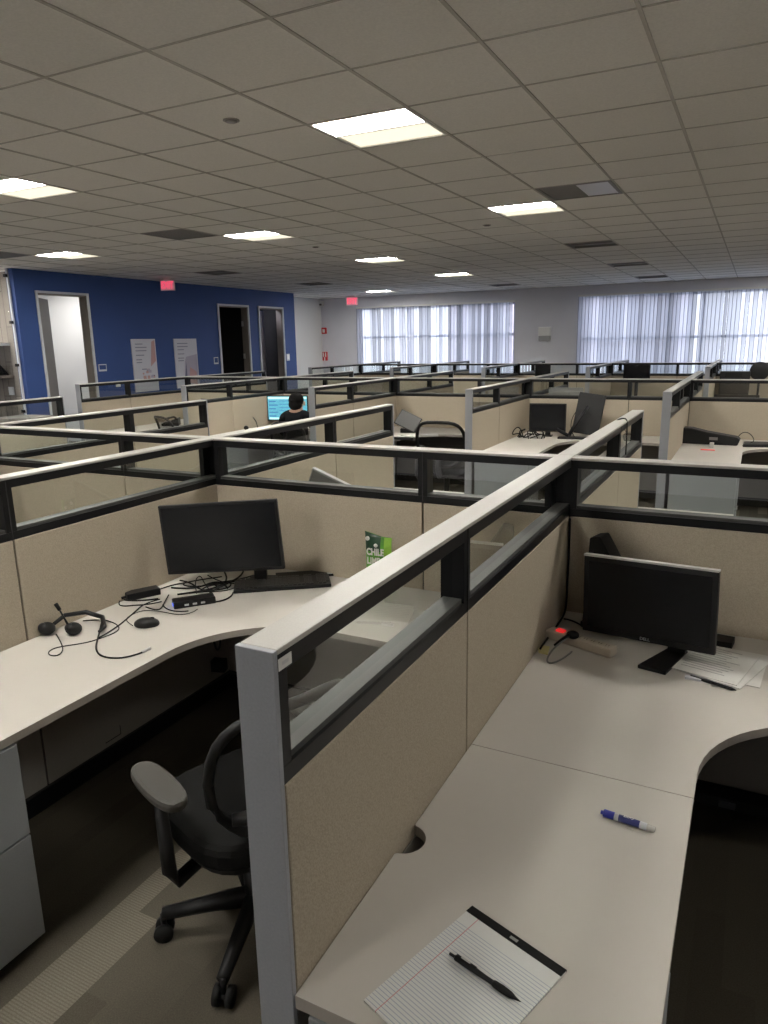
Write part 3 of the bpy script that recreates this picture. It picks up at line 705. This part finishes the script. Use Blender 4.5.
r = empty('black_notebook', (-1.835, 2.745, Z0), rad(36), 'flat black folder lying behind the keyboard near the partition', 'folder')
MB().box(-.13, .15, .066, .145, 0, .012, BLKM).build('folder_body', r, .002)
MB().box(.12, .145, .07, .14, .0121, .013, SILV).build('folder_clip', r)
r.location.y += -.02; r.location.x += -.0
# mouse
r = empty('computer_mouse', (-2.125, 2.005, Z0), rad(30), 'black computer mouse on the left desk', 'mouse')
o = MB().ell((0,0,.010), (.052,.031,.026), BEZ).build('mouse_body', r)
for v in o.data.vertices:
    if v.co.z < .001: v.co.z = 0
MB().ell((.024,0,.033), (.009,.003,.005), CHP).build('scroll_wheel', r)
# headset
r = empty('headset', (-2.37, 1.87, Z0), 0, 'black headset with raised microphone boom on the left desk', 'headset')
q = lambda x, y, z: (x+2.37, y-1.87, z-Z0)
bb = MB().tube([q(-2.43,1.79,.765), q(-2.425,1.86,.79), q(-2.385,1.93,.785), q(-2.32,1.955,.765), q(-2.25,1.90,.755), q(-2.235,1.86,.752)], [.007,.009,.01,.01,.009,.006], BLK, 10); bb.build('headband', r)
for (x, y) in ((-2.425,1.772), (-2.325,1.815)):
    o = MB().ell(q(x,y,.766), (.034,.030,.025), RUB).build('ear_cushion', r)
    MB().ell(q(x-.005,y-.012,.772), (.024,.018,.02), BEZ).build('ear_shell', o)
MB().tube([q(-2.335,1.80,.785), q(-2.355,1.80,.815), q(-2.375,1.80,.845)], [.005,.0035,.0035], BLK, 8).tube([q(-2.372,1.80,.842), q(-2.392,1.80,.865)], [.007,.008], RUB, 10).build('microphone_boom', r)
# power brick, dock
r = empty('power_brick', (-2.405, 2.262, Z0), rad(62), 'black power brick against the partition on the left desk', 'power brick')
MB().box(-.075, .075, -.030, .032, 0, .032, BEZ).build('brick_body', r, .004); MB().tube([(-.075,0,.015),(-.095,0,.012)], .006, RUB).build('strain_relief', r)
r = empty('docking_station', (-2.123, 2.278, Z0), rad(50), 'black dock with a blue light in front of the wide monitor', 'dock')
MB().box(-.085, .095, -.035, .035, 0, .030, BEZ).build('dock_body', r, .004)
MB().box(-.0865, -.0852, -.015, .008, .008, .018, BLUEG).build('indicator_light', r)
for k in range(3): MB().box(-.04+k*.035, -.022+k*.035, -.0365, -.0352, .01, .018, SILV).build('port', r)
CAB = {
 'usb_cable': (.0035, [(-2.313,1.941),(-2.206,1.828),(-2.148,1.759),(-2.069,1.705),(-1.997,1.709),(-1.954,1.743),(-1.941,1.800)], 'curved black cable ending in a plug near the left desk edge'),
 'headset_cable': (.0022, [(-2.394,1.785),(-2.283,1.725),(-2.217,1.676),(-2.21,1.636),(-2.255,1.633),(-2.287,1.67),(-2.273,1.71),(-2.204,1.774),(-2.19,1.849),(-2.183,1.91),(-2.221,1.952),(-2.301,1.978),(-2.357,1.975),(-2.41,1.93)], 'thin looped headset cable on the left desk'),
 'desk_cable': (.003, [(-2.203,1.829),(-2.213,1.911),(-2.251,2.016),(-2.304,2.142),(-2.324,2.192),(-2.30,2.26)], 'black cable running from the headset towards the dock'),
 'mouse_cable': (.0018, [(-2.175,1.978),(-2.245,2.003),(-2.274,2.038),(-2.275,2.097),(-2.267,2.134),(-2.165,2.153),(-2.09,2.14),(-2.045,2.185),(-2.06,2.235)], 'thin mouse cable curling from the black mouse'),
 'brick_cable': (.003, [(-2.40,2.36),(-2.39,2.44),(-2.357,2.464),(-2.33,2.54),(-2.25,2.63)], 'black cable from the power brick to behind the monitor'),
}
for k, (rr, pts, lb) in CAB.items(): cable(k, [(x, y, .7405+rr) for x, y in pts], rr, lb)
tag(MB().tube([(-1.941,1.795,.746),(-1.940,1.835,.746)], .006, SILV, 8).build('usb_plug'), 'silver plug at the end of the curved cable', 'plug')
TANG = [[(-2.40,2.50),(-2.33,2.50),(-2.26,2.45),(-2.19,2.43),(-2.13,2.47),(-2.10,2.53),(-2.16,2.58)],[(-2.36,2.40),(-2.28,2.40),(-2.22,2.46),(-2.24,2.53),(-2.18,2.56),(-2.11,2.50)],[(-2.22,2.52),(-2.16,2.50),(-2.12,2.44),(-2.16,2.40),(-2.21,2.42),(-2.20,2.50),(-2.14,2.60)],[(-2.47,2.20),(-2.43,2.13),(-2.38,2.12),(-2.35,2.16),(-2.30,2.18),(-2.27,2.24)],[(-2.33,2.62),(-2.26,2.58),(-2.18,2.55),(-2.10,2.56),(-2.04,2.62)],
 [(-2.35,2.477),(-2.334,2.438),(-2.274,2.421),(-2.213,2.47),(-2.191,2.547),(-2.128,2.597),(-2.119,2.70)],
 [(-2.268,2.338),(-2.22,2.39),(-2.162,2.47),(-2.166,2.558),(-2.215,2.63),(-2.281,2.689)],
 [(-2.233,2.374),(-2.172,2.422),(-2.098,2.434),(-2.075,2.508),(-2.089,2.547)],
 [(-2.20,2.39),(-2.275,2.465),(-2.344,2.55),(-2.348,2.596),(-2.267,2.513),(-2.187,2.459)],
 [(-2.05,2.33),(-2.02,2.347),(-2.005,2.401),(-2.051,2.467)],
 [(-2.147,2.42),(-2.151,2.519),(-2.142,2.615),(-2.172,2.698),(-2.227,2.774)],
 [(-2.44,2.187),(-2.415,2.17),(-2.376,2.175),(-2.334,2.20),(-2.31,2.26)],
 [(-2.286,2.161),(-2.199,2.14),(-2.209,2.184),(-2.255,2.241),(-2.304,2.321)],
 [(-2.235,2.211),(-2.16,2.152),(-2.105,2.16),(-2.08,2.20)]]
for k, pts in enumerate(TANG):
    rr = (.003,.0035,.003,.0022,.0022,.0028,.0035,.0022,.002)[k % 9]*1.25
    cable('tangled_cable', [(x, y, .7405+rr+.004*(k % 3)*(1 if 0 < i < len(pts)-1 else 0)) for i, (x, y) in enumerate(pts)], rr, 'one of the black tangled cables around the dock and power brick', group='tangled cables on the left desk')
# hanging cables under left desk
cable('hanging_cable', [(-2.28,2.60,.705),(-2.30,2.58,.55),(-2.28,2.56,.42),(-2.24,2.56,.34),(-2.25,2.60,.50),(-2.24,2.62,.70)], .005, 'black cable loop hanging under the left desk')
r = empty('power_adapter', (-2.24,2.55,.31), .3, 'black adapter hanging on cables under the left desk', 'adapter')
MB().box(-.035,.035,-.025,.025,-.03,.03,BLKM).build('adapter_body', r, .004)
# outlet cover on lower panel
tag(MB().box(-2.4475,-2.446,2.00,2.09,.125,.128,BLK).box(-2.4475,-2.446,2.087,2.09,.128,.17,BLK).build('outlet_cover'), 'black outline of an outlet cover low on the panel under the left desk', 'outlet')
# green snack bag
r = empty('snack_bag', (-1.468, 2.805, Z0), rad(4), 'bright green snack bag with white letters against the partition', 'snack bag')
bb = MB(); nx, nz = 8, 12; grid = []
for j in range(nz+1):
    rowv = []
    for i in range(nx+1):
        u = i/nx*2-1; v = j/nz
        th = .028*(1-u*u)*math.sin(pi*min(1, v*.93+.05))+.002
        w = .066*(1-.05*math.sin(v*pi)); top = .02*(u+1)*-.8 if j > nz-2 else 0
        rowv.append((u*w, th, v*.268+(top if j == nz else 0)))
    grid.append(rowv)
F = [[bb.bm.verts.new((x,-t,z)) for x,t,z in rw] for rw in grid]; B = [[bb.bm.verts.new((x,t*.4,z)) for x,t,z in rw] for rw in grid]
for j in range(nz):
    for i in range(nx):
        mm = GREEND if j > 8 and i < 5 else (GREENL if (i > 5 and j > 4) else (GREEN if j < 8 or i > 4 else GREEND))
        bb._new([bb.bm.faces.new((F[j][i],F[j][i+1],F[j+1][i+1],F[j+1][i]))], mm)
        bb._new([bb.bm.faces.new((B[j][i+1],B[j][i],B[j+1][i],B[j+1][i+1]))], GREEN)
for j in range(nz):
    bb._new([bb.bm.faces.new((F[j][0],F[j+1][0],B[j+1][0],B[j][0])), bb.bm.faces.new((F[j+1][nx],F[j][nx],B[j][nx],B[j+1][nx]))], GREEN)
bb.build('bag_body', r)
text('bag_letters', 'CHILE', .044, r, (-.004,-.034,.180), (rad(90),0,0), PAPER, sx=.72, off=.0016)
text('bag_letters', 'LIME', .044, r, (-.012,-.036,.138), (rad(90),0,0), PAPER, sx=.72, off=.0016)
MB().cyl((-.048,-.014,.238),(-.048,-.0185,.238),.010,PAPER,16).cyl((-.004,-.024,.210),(-.004,-.027,.210),.009,PAPER,16).build('printed_dots', r)

# ------------------------------------------------------------------ task chair
def make_chair(label):
    r = empty('task_chair', (0,0,0), 0, label, 'chair', 'black office chairs')     # faces +x
    pts = []
    for k in range(28):
        a = 2*pi*k/28; c, s_ = cos(a), sin(a)
        pts.append((.245*math.copysign(abs(c)**.62, c), .25*math.copysign(abs(s_)**.62, s_)))
    o = MB().prism(pts, .425, .50, CHF).build('seat', r, .022)
    MB().prism([(x*.9, y*.9) for x, y in pts], .40, .424, CHP).build('seat_pan', r)
    # back frame: a rounded loop, and mesh inside
    loop = []
    for k in range(29):
        a = 2*pi*k/28; c, s_ = cos(a), sin(a)
        y = .225*math.copysign(abs(c)**.55, c); z = .715+.21*math.copysign(abs(s_)**.7, s_)
        y *= (1 - .28*max(0, (.66-z)/.2))
        x = -.225 - .10*((z-.5)/.45)**2 + .10*(y/.225)**2*.6
        loop.append(Vector((x, y, z)))
    bb = MB(); bb.tube(loop, .016, CHP, 8, close=False); bb.build('back_frame', r)
    bb = MB(); ctr = Vector((-.255,0,.715)); rows = [[bb.bm.verts.new(ctr.lerp(p, t)+Vector((-.02*(1-t),0,0))) for p in loop[:-1]] for t in (.33,.66,1)]
    c0 = bb.bm.verts.new(ctr+Vector((-.02,0,0))); n = 28; fs = []
    for k in range(n):
        fs.append(bb.bm.faces.new((c0, rows[0][k], rows[0][(k+1)%n])))
        for q_ in (0,1): fs.append(bb.bm.faces.new((rows[q_][k], rows[q_+1][k], rows[q_+1][(k+1)%n], rows[q_][(k+1)%n])))
    for f in fs: f.smooth = True
    bb._new(fs, MESHM); bb.build('back_mesh', r)
    MB().tube([(-.22,-.18,.60),(-.26,-.1,.595),(-.27,0,.595),(-.26,.1,.595),(-.22,.18,.60)], [.018,.024,.026,.024,.018], CHP, 8).build('lumbar_bar', r)
    MB().tube([(-.28,0,.60),(-.29,0,.50),(-.24,0,.42),(-.05,0,.40)], [.022,.028,.03,.03], CHP, 10).build('back_spine', r)
    for sg in (-1, 1):
        a = MB().tube([(.0,sg*.12,.37),(-.02,sg*.265,.335),(-.02,sg*.285,.38),(.0,sg*.285,.62)], [.02,.022,.022,.018], CHP, 10).build('arm_post', r)
        pp = []
        for k in range(24):
            an = 2*pi*k/24; c, s_ = cos(an), sin(an)
            pp.append((.01+.135*math.copysign(abs(c)**.75, c), sg*.28+.047*math.copysign(abs(s_)**.75, s_)))
        MB().prism(pp, .622, .655, ARM).build('armrest', r, .012)
    MB().cyl((0,0,.14),(0,0,.40),.026,CHP).cyl((0,0,.07),(0,0,.24),.036,CHP).build('gas_column', r)
    for k in range(5):
        a = rad(BASEA+72*k); e = Vector((cos(a)*.295, sin(a)*.295, 0))
        sd = Vector((-sin(a), cos(a), 0))
        lg = MB().tube([Vector((0,0,.115)), e*.5+Vector((0,0,.105)), e+Vector((0,0,.088))], [.034,.026,.020], CHP, 8).build('base_leg', r)
        w = MB()
        for q_ in (-1, 1): w.cyl(e+sd*q_*.012+Vector((0,0,.030)), e+sd*q_*.028+Vector((0,0,.030)), .030, RUB, 18)
        w.cyl(e+sd*-.012+Vector((0,0,.030)), e+sd*.012+Vector((0,0,.030)), .012, CHP).cyl(e+Vector((0,0,.04)), e+Vector((0,0,.09)), .009, CHP)
        w.build('caster', lg)
    return r
FACE = math.atan2(.36,-.93)
BASEA = math.degrees(math.atan2(-.18,-.25)) - math.degrees(FACE)
ch = make_chair('dark task chair with grey armrests in the near left cubicle')
ch.location = (-1.295, 1.566, 0); ch.rotation_euler.z = FACE
for x, y, a, lb in ((-2.87, 7.10, 95, 'black mesh-back chair pulled up to the tilted laptop desk'), (-5.08, 7.50, 100, 'dark chair the person in black sits on'), (-7.05, 7.6, 70, 'dark chair at the far left desk near the blue wall'), (-3.30, 1.95, 200, 'dark chair seen through the left partition glass'), (-3.3, 3.95, 250, 'dark chair in the cubicle past the nearest run')):
    c = copy_tree(ch); c.location = (x, y, 0); c.rotation_euler.z = rad(a); c['label'] = lb
    if x == -2.87: c.scale = (1.05,1.16,1.13)

# ------------------------------------------------------------------ other cubicles' contents
monitor('computer_monitor', -2.10, 8.30, .965, .42, .325, rad(6), 'small black monitor beside the cable tangle in the middle run')
# leaning dark monitor seen from behind, turned upright, on its arm
r = empty('computer_monitor', (-1.66, 8.40, .74), rad(4), 'large dark monitor turned on its side, leaning back with its arm showing', 'monitor', 'computer monitors on the desks')
M = Matrix.Translation((.0,.06,.262)) @ Matrix.Rotation(rad(8),4,'Y') @ Matrix.Rotation(rad(-10),4,'X')
GB = mat('grey_back', (.010,.010,.011), .55, spec=.3)
MB().box(-.15,.15,-.02,.02,-.235,.235,GB,M).build('monitor_housing', r, .01)
MB().box(-.14,.14,.0205,.022,-.225,.225,SCREEN,M).build('screen', r)
MB().tube([(.0,-.03,.36),(-.13,-.10,.14),(-.19,-.12,.03)], [.02,.024,.022], BLK, 8).tube([(-.33,-.12,.10),(-.19,-.13,.03)], .02, BLK, 8).build('monitor_arm', r)
MB().box(-.30,.06,-.22,-.10,0,.022,BLK).build('monitor_base', r, .004)
cable('tangled_cable', [(-1.78,8.28,.76),(-1.84,8.26,.86),(-1.80,8.27,1.02),(-1.74,8.3,1.08),(-1.66,8.3,1.06),(-1.60,8.3,1.0)], .004, 'thin wire looping beside the leaning dark monitor')
rc = random.Random(5)
for k in range(6):
    cx_, cy_ = -2.40+.055*k, 8.08+rc.uniform(-.05,.05)
    pts = []
    for q_ in range(7):
        a_ = q_*1.3+k; pts.append((cx_+cos(a_)*rc.uniform(.03,.10), cy_+sin(a_)*rc.uniform(.03,.09), .747+(0 if q_ in (0,6) else rc.uniform(0,.13))))
    cable('tangled_cable', pts, .006, 'one of the black cables piled at the corner of the small monitor desk', group='cables piled in the middle run')
tag(MB().box(-2.32,-2.12,8.10,8.18,.7405,.775,PAPER).build('white_box'), 'small white box under the small monitor among cables', 'box')
# row2 right: black machine on its side + flat laptop
r = empty('black_printer', (-.345, 8.30, Z0), math.atan2(-.02,.55), 'long black machine lying on its side on the right desk of the middle run', 'machine')
MB().prism([(-.29,.0),(.25,0),(.27,.06),(.24,.085),(-.05,.13),(-.20,.165),(-.29,.165)], -.09, .08, BLKM, M=Matrix.Rotation(rad(90),4,'X')).build('machine_body', r, .01)
MB().box(-.02,.06,-.085,-.081,.05,.08,OFFL).build('front_badge', r)
tag(MB().box(-.42,-.29,7.80,7.83,.7405,.746,REDGLOW).build('red_light_strip'), 'tiny red glowing light in front of the black machine', 'light')
tag(MB().box(-.35,-.31,7.98,8.04,.7405,.79,PAPER).build('white_tag'), 'small white tag standing before the black machine', 'tag')
r = empty('closed_laptop', (.10, 8.28, Z0), rad(12), 'flat dark laptop to the right of the black machine', 'laptop')
MB().prism([(-.17,-.10),(.13,-.11),(.17,.11),(-.12,.12)], .0, .03, GB).build('laptop_body', r, .004); MB().prism([(-.15,-.08),(.12,-.09),(.15,.09),(-.11,.10)], .0301, .034, BLKM).build('laptop_lid', r)
cable('tangled_cable', [(-.12,8.35,.745),(-.10,8.38,.85),(-.02,8.4,.88),(.04,8.38,.82),(.06,8.3,.78),(.02,8.25,.775),(-.05,8.2,.745)], .004, 'wire loop between the black machine and the flat laptop')
# row2 bay with tilted laptop + papers
r = empty('open_laptop', (-3.80, 8.12, Z0), rad(20), 'dark laptop standing tilted like a diamond on the mesh chair desk', 'laptop')
M = Matrix.Translation((0,0,.150)) @ Matrix.Rotation(rad(-30),4,'X') @ Matrix.Rotation(rad(28),4,'Y')
MB().box(-.145,.145,-.008,.008,-.105,.105,GB,M).build('laptop_lid', r, .004)
MB().box(-.136,.136,-.0095,-.0085,-.096,.096,mat('lid_grey',(.10,.10,.10),.4),M).build('laptop_screen', r)  # plain grey face on the dark lid
MB().box(-.10,.12,.02,.16,0,.05,BLKM).build('laptop_stand', r)
for k, (x, y, a) in enumerate(((-3.80,7.78,10),(-3.62,7.84,-20),(-3.45,7.95,30))):
    tag(MB().box(-.11,.11,-.08,.08,0,.004+.01*k,PAPER).build('paper_sheet', loc=(x,y,Z0), rot=(0,0,rad(a))), ['white paper at the left of the tilted laptop', 'white paper stack in front of the tilted laptop', 'white paper between tilted laptop and mesh chair'][k], 'paper', 'papers on the mesh chair desk')
tag(MB().box(-.05,.05,-.035,.035,.0,.03,BLKM).build('desk_phone', loc=(-3.86,7.72,.7545), rot=(0,0,.3)), 'small black device on the papers by the tilted laptop', 'device')
tag(MB().box(0,.5,-.05,.0,0,.03,BLKM).build('keyboard_tray', loc=(-3.95,7.55,Z0)), 'long flat black object along the front of the tilted laptop desk', 'tray')
# person bay
monitor('computer_monitor', -5.74, 8.33, .985, .60, .35, rad(14), 'wide monitor with bright cyan screen before the person in black', screen=LIT, bez=.014)
pm = [x for x in SC.objects if x.parent and x.parent.get('label','').startswith('wide monitor with bright cyan')]
sc_ = [x for x in pm if x.name.startswith('screen')][0]
bb = MB(); UIW = mat('ui_white',(.4,.7,.7),.5,emit=((.45,.85,.85),.8)); UID = mat('ui_blue',(.02,.1,.3),.5,emit=((.04,.2,.4),.6))
bb.box(-.28,.28,-.004,-.003,.37,.40,UIW)
for k in range(5): bb.box(-.27,-.27+.10+.03*(k%2),-.004,-.003,.33-.05*k,.345-.05*k,UID)
for k in range(6): bb.box(-.12,.05+.12*((k*7)%3)/2,-.004,-.003,.34-.045*k,.348-.045*k,UID)
bb.box(-.27,.27,-.004,-.003,.09,.115,UIW)
bb.build('screen_windows', pm[0].parent)
r = empty('headset_stand', (-6.0, 7.72, Z0), 0, 'small black headset and cable on the desk left of the person', 'headset')
MB().ell((0,0,.03),(.035,.03,.03),BLK).ell((.18,.02,.02),(.04,.03,.02),BLK).build('ear_cushion', r); MB().tube([(.18,.02,.03),(.14,.03,.13),(.10,.03,.17)], .004, BLK).build('microphone_boom', r)
# past nearest run: phone & items
r = empty('computer_monitor', (-2.03, 3.31, .74), rad(4), 'grey monitor tilted sideways just beyond the wide monitor partition', 'monitor', 'computer monitors on the desks')
M = Matrix.Translation((0,0,.276)) @ Matrix.Rotation(rad(22),4,'Y')
GR = mat('monitor_grey', (.22,.22,.225), .45)
MB().box(-.15,.15,-.012,.012,-.12,.12,GR,M).build('monitor_housing', r, .004); MB().box(-.142,.142,-.0135,-.0125,-.112,.112,mat('grey_screen',(.10,.10,.10),.3),M).build('screen', r); MB().box(-.15,.15,-.016,.016,.1205,.124,SILV,M).build('top_trim', r)
MB().box(-.02,.02,.014,.04,.01,.25,GR).box(-.09,.09,-.06,.09,0,.012,GR).build('monitor_base', r)
def phone(x, y, a, label, s=1.0):
    r = empty('desk_phone', (x, y, Z0), a, label, 'phone', 'black desk phones')
    MB().prism([(-.10*s,0),(.10*s,0),(.10*s,.09*s),(-.10*s,.03*s)], -.09*s, .09*s, BEZ, M=Matrix.Rotation(rad(90),4,'X')).build('phone_body', r, .004)
    MB().tube([(-.02,-.075*s,.09),(-.06,-.06*s,.105),(.06,-.06*s,.125),(.09,-.075*s,.10)], [.02,.014,.014,.02], BLK, 8).build('handset', r)
phone(-7.45, 7.86, .6, 'black desk phone on the far left desk near the blue wall', 1.2)
phone(-6.0, 4.7, .3, 'grey-black desk phone at the end of the leftmost near wing')
tag(MB().box(-.16,.16,-.12,.12,0,.20,mat('pale_machine',(.32,.33,.33),.5)).box(-.15,.15,-.11,.11,.2,.23,OFFL).build('office_printer', loc=(-7.55,6.2,0)) , 'x','x') if False else None
r = empty('office_printer', (-7.2, 5.35, 0), .15, 'pale grey machine with dark top beyond the leftmost near wing', 'machine')
MB().box(-.26,.26,-.22,.22,0,1.02,mat('pale_machine',(.30,.31,.30),.5)).build('machine_body', r, .01); MB().box(-.25,.2,-.2,.2,1.03,1.12,OFFL).build('machine_lid', r, .01)
monitor('computer_monitor', -7.10, 8.25, .96, .40, .26, rad(-25), 'dark monitor on the far left desk near the blue wall')
# monitors beyond middle run
monitor('computer_monitor', -2.08, 9.10, 1.11, .42, .30, rad(184), 'monitor back peeking over the middle run behind the small monitor', screen=SCREEN, bm=GR)
monitor('computer_monitor', -.17, 9.45, 1.02, .48, .31, rad(180), 'monitor back peeking over the middle run behind the black machine', screen=SCREEN, bm=GB)
monitor('computer_monitor', -3.12, 9.30, 1.04, .95, .30, rad(180), 'wide monitor back seen through glass of the middle run') if False else None
# row 3
monitor('computer_monitor', -3.74, 14.28, 1.23, .30, .30, rad(10), 'small dark monitor left of the wide blind, by the window run')
monitor('computer_monitor', -1.97, 14.28, 1.20, .48, .33, rad(0), 'black monitor standing out against the wide blind')
r = empty('desk_fan', (.07, 14.3, .74), 0, 'round dark desk fan before the wide blind', 'fan')
MB().cyl((0,-.03,.50),(0,.03,.50),.16,GB,28).build('fan_cage', r, .01); MB().cyl((0,0,.02),(0,0,.34),.02,GB).cyl((0,0,0),(0,0,.02),.11,GB,24).build('fan_stand', r)
r = empty('storage_box', (-.35, 14.28, .74), 0, 'low dark box row beside the round fan before the wide blind', 'box')
MB().box(-.20,.28,-.1,.1,0,.50,GB).build('box_body', r, .01); MB().box(-.12,.15,-.101,-.1005,.40,.47,BLKM).build('box_label', r)

# ------------------------------------------------------------------ person
def skin_body(name, verts, edges, radii, m, parent, root=0, sub=2):
    me = bpy.data.meshes.new(name); me.from_pydata(verts, edges, []); me.materials.append(m)
    o = bpy.data.objects.new(name, me); COL.objects.link(o); o.parent = parent
    md = o.modifiers.new('skin', 'SKIN'); md.use_smooth_shade = True
    if not me.skin_vertices:
        pass
    for i, sv in enumerate(me.skin_vertices[0].data):
        rr = radii[i]; sv.radius = rr if isinstance(rr, tuple) else (rr, rr); sv.use_root = (i == root)
    s = o.modifiers.new('sub', 'SUBSURF'); s.levels = s.render_levels = sub
    return o
pr = empty('person', (-5.04, 7.50, 0), rad(8), 'seated person with short black hair and black top, seen from behind', 'person')
# faces +y; seat height .5
V = [(0,0,.58),(0,.0,.72),(0,-.01,.90),(0,.0,1.00),(0,.015,1.06),(0,.03,1.12),
     (.09,0,.98),(.18,.0,.96),(.24,.08,.74),(.20,.32,.775),(.19,.40,.785),
     (-.09,0,.98),(-.18,.0,.96),(-.24,.08,.74),(-.20,.32,.775),(-.19,.40,.785),
     (.10,.0,.57),(.13,.40,.57),(.13,.44,.12),(.13,.46,.06),(.13,.58,.04),
     (-.10,.0,.57),(-.13,.40,.57),(-.13,.44,.12),(-.13,.46,.06),(-.13,.58,.04),(0,.035,1.18),(0,.03,1.21)]
Ed = [(0,1),(1,2),(2,3),(3,4),(4,5),(5,26),(26,27),(3,6),(6,7),(7,8),(8,9),(9,10),(3,11),(11,12),(12,13),(13,14),(14,15),(0,16),(16,17),(17,18),(18,19),(19,20),(0,21),(21,22),(22,23),(23,24),(24,25)]
Rr = [(.15,.11),(.14,.10),(.15,.10),(.10,.08),.055,.085,.07,.062,.048,.036,.03,.07,.062,.048,.036,.03,.09,.07,.05,.045,.035,.09,.07,.05,.045,.035,.09,.06]
skin_body('body', V, Ed, Rr, SKIN, pr)
TV = V[:4]+V[6:10]+V[11:15]; TE = [(0,1),(1,2),(2,3),(3,4),(4,5),(5,6),(6,7),(3,8),(8,9),(9,10),(10,11)]
TR = [(.165,.125),(.155,.115),(.165,.115),(.10,.085),.082,.074,.060,.046,.082,.074,.060,.046]
skin_body('dark_top', TV, TE, TR, SHIRT, pr)
PV = [V[0]]+V[16:20]+V[21:25]; PE = [(0,1),(1,2),(2,3),(3,4),(0,5),(5,6),(6,7),(7,8)]
skin_body('trousers', PV, PE, [(.16,.12),.10,.08,.06,.055,.10,.08,.06,.055], SHIRT, pr)
MB().ell((0,.012,1.175),(.094,.108,.092),HAIR).ell((0,-.02,1.12),(.086,.078,.075),HAIR).build('hair', pr)
for sg in (-1,1): MB().ell((sg*.092,.045,1.13),(.012,.022,.030),SKIN).build('ear', pr)
MB().ell((0,.128,1.115),(.014,.018,.022),SKIN).build('nose', pr)
for sg in (-1,1): MB().ell((sg*.033,.113,1.145),(.013,.008,.009),WHITE).ell((sg*.033,.120,1.145),(.006,.004,.006),HAIR).build('eye', pr)
MB().ell((0,.112,1.075),(.024,.008,.007),mat('lips',(.30,.11,.10),.5)).build('mouth', pr)
for sg in (-1,1):
    for k in range(4):
        x = sg*.19+(-.030+.020*k); ln = (.065,.075,.070,.055)[k if sg < 0 else 3-k]
        MB().tube([(x*1.0,.41,.782),(x,.41+ln*.6,.778),(x,.41+ln,.764)], [.010,.009,.007], SKIN, 8).build('finger', pr)
    MB().tube([(sg*.165,.40,.780),(sg*.150,.43,.775),(sg*.150,.455,.768)], [.012,.010,.008], SKIN, 8).build('thumb', pr)

# ------------------------------------------------------------------ side room lamp
def area(name, loc, size, power, color=(1,.97,.92), rot=(0,0,0)):
    l = bpy.data.lights.new(name, 'AREA'); l.energy = power; l.size = size; l.color = color
    o = bpy.data.objects.new(name, l); COL.objects.link(o); o.location = loc; o.rotation_euler = rot; return o
area('side_room_lamp', (-11.7, 9.3, 2.95), .8, 30)
area('timber_room_lamp', (-10.8, 6.6, 2.95), .6, 60)
area('lavender_room_lamp', (-10.8, 14.0, 2.95), .5, 25, (.9,.88,1))

# ------------------------------------------------------------------ world
w = bpy.data.worlds.new('sky'); SC.world = w; w.use_nodes = True; nt = w.node_tree
bg = nt.nodes['Background']
tc = nt.nodes.new('ShaderNodeTexCoord'); sp = nt.nodes.new('ShaderNodeSeparateXYZ'); cr = nt.nodes.new('ShaderNodeValToRGB')
nt.links.new(tc.outputs['Generated'], sp.inputs[0]); nt.links.new(sp.outputs[2], cr.inputs[0]); nt.links.new(cr.outputs[0], bg.inputs[0])
cr.color_ramp.elements[0].position = 0; cr.color_ramp.elements[0].color = (.80,.82,.90,1)
cr.color_ramp.elements[1].position = .5; cr.color_ramp.elements[1].color = (.72,.82,1,1)
bg.inputs[1].default_value = 4.6

# ------------------------------------------------------------------ camera
def basis(yaw, pit, rol):
    f = Vector((sin(yaw)*cos(pit), cos(yaw)*cos(pit), sin(pit)))
    r = f.cross(Vector((0,0,1))).normalized(); u = r.cross(f)
    return cos(rol)*r+sin(rol)*u, -sin(rol)*r+cos(rol)*u, f
R_, U_, F_ = basis(-.4735, -.2321, -.0191)
cam = bpy.data.cameras.new('camera'); co = bpy.data.objects.new('camera', cam); COL.objects.link(co)
co.matrix_world = Matrix(((R_.x,U_.x,-F_.x,0),(R_.y,U_.y,-F_.y,0),(R_.z,U_.z,-F_.z,1.85),(0,0,0,1)))
cam.sensor_fit = 'VERTICAL'; cam.sensor_height = 36; cam.lens = 718.24/1024*36; cam.clip_start = .02; cam.clip_end = 300
SC.camera = co
SC.view_settings.view_transform = 'Standard'; SC.view_settings.look = 'None'; SC.view_settings.exposure = .06; SC.view_settings.gamma = 1.06
SC.cycles.transparent_max_bounces = 24; SC.cycles.max_bounces = 10; SC.cycles.diffuse_bounces = 5
SC.cycles.sample_clamp_indirect = 6

# ------------------------------------------------------------------ curves and letters become plain meshes
bpy.context.view_layer.update()
dg = bpy.context.evaluated_depsgraph_get()
for o in [x for x in SC.objects if x.type in ('CURVE', 'FONT')]:
    me = bpy.data.meshes.new_from_object(o.evaluated_get(dg))
    nm = o.name; o.name = 'old'
    n = bpy.data.objects.new(nm, me); COL.objects.link(n)
    n.parent = o.parent; n.matrix_parent_inverse = o.matrix_parent_inverse; n.matrix_basis = o.matrix_basis
    for k in ('label', 'category', 'group', 'kind'):
        if k in o: n[k] = o[k]
    bpy.data.objects.remove(o)
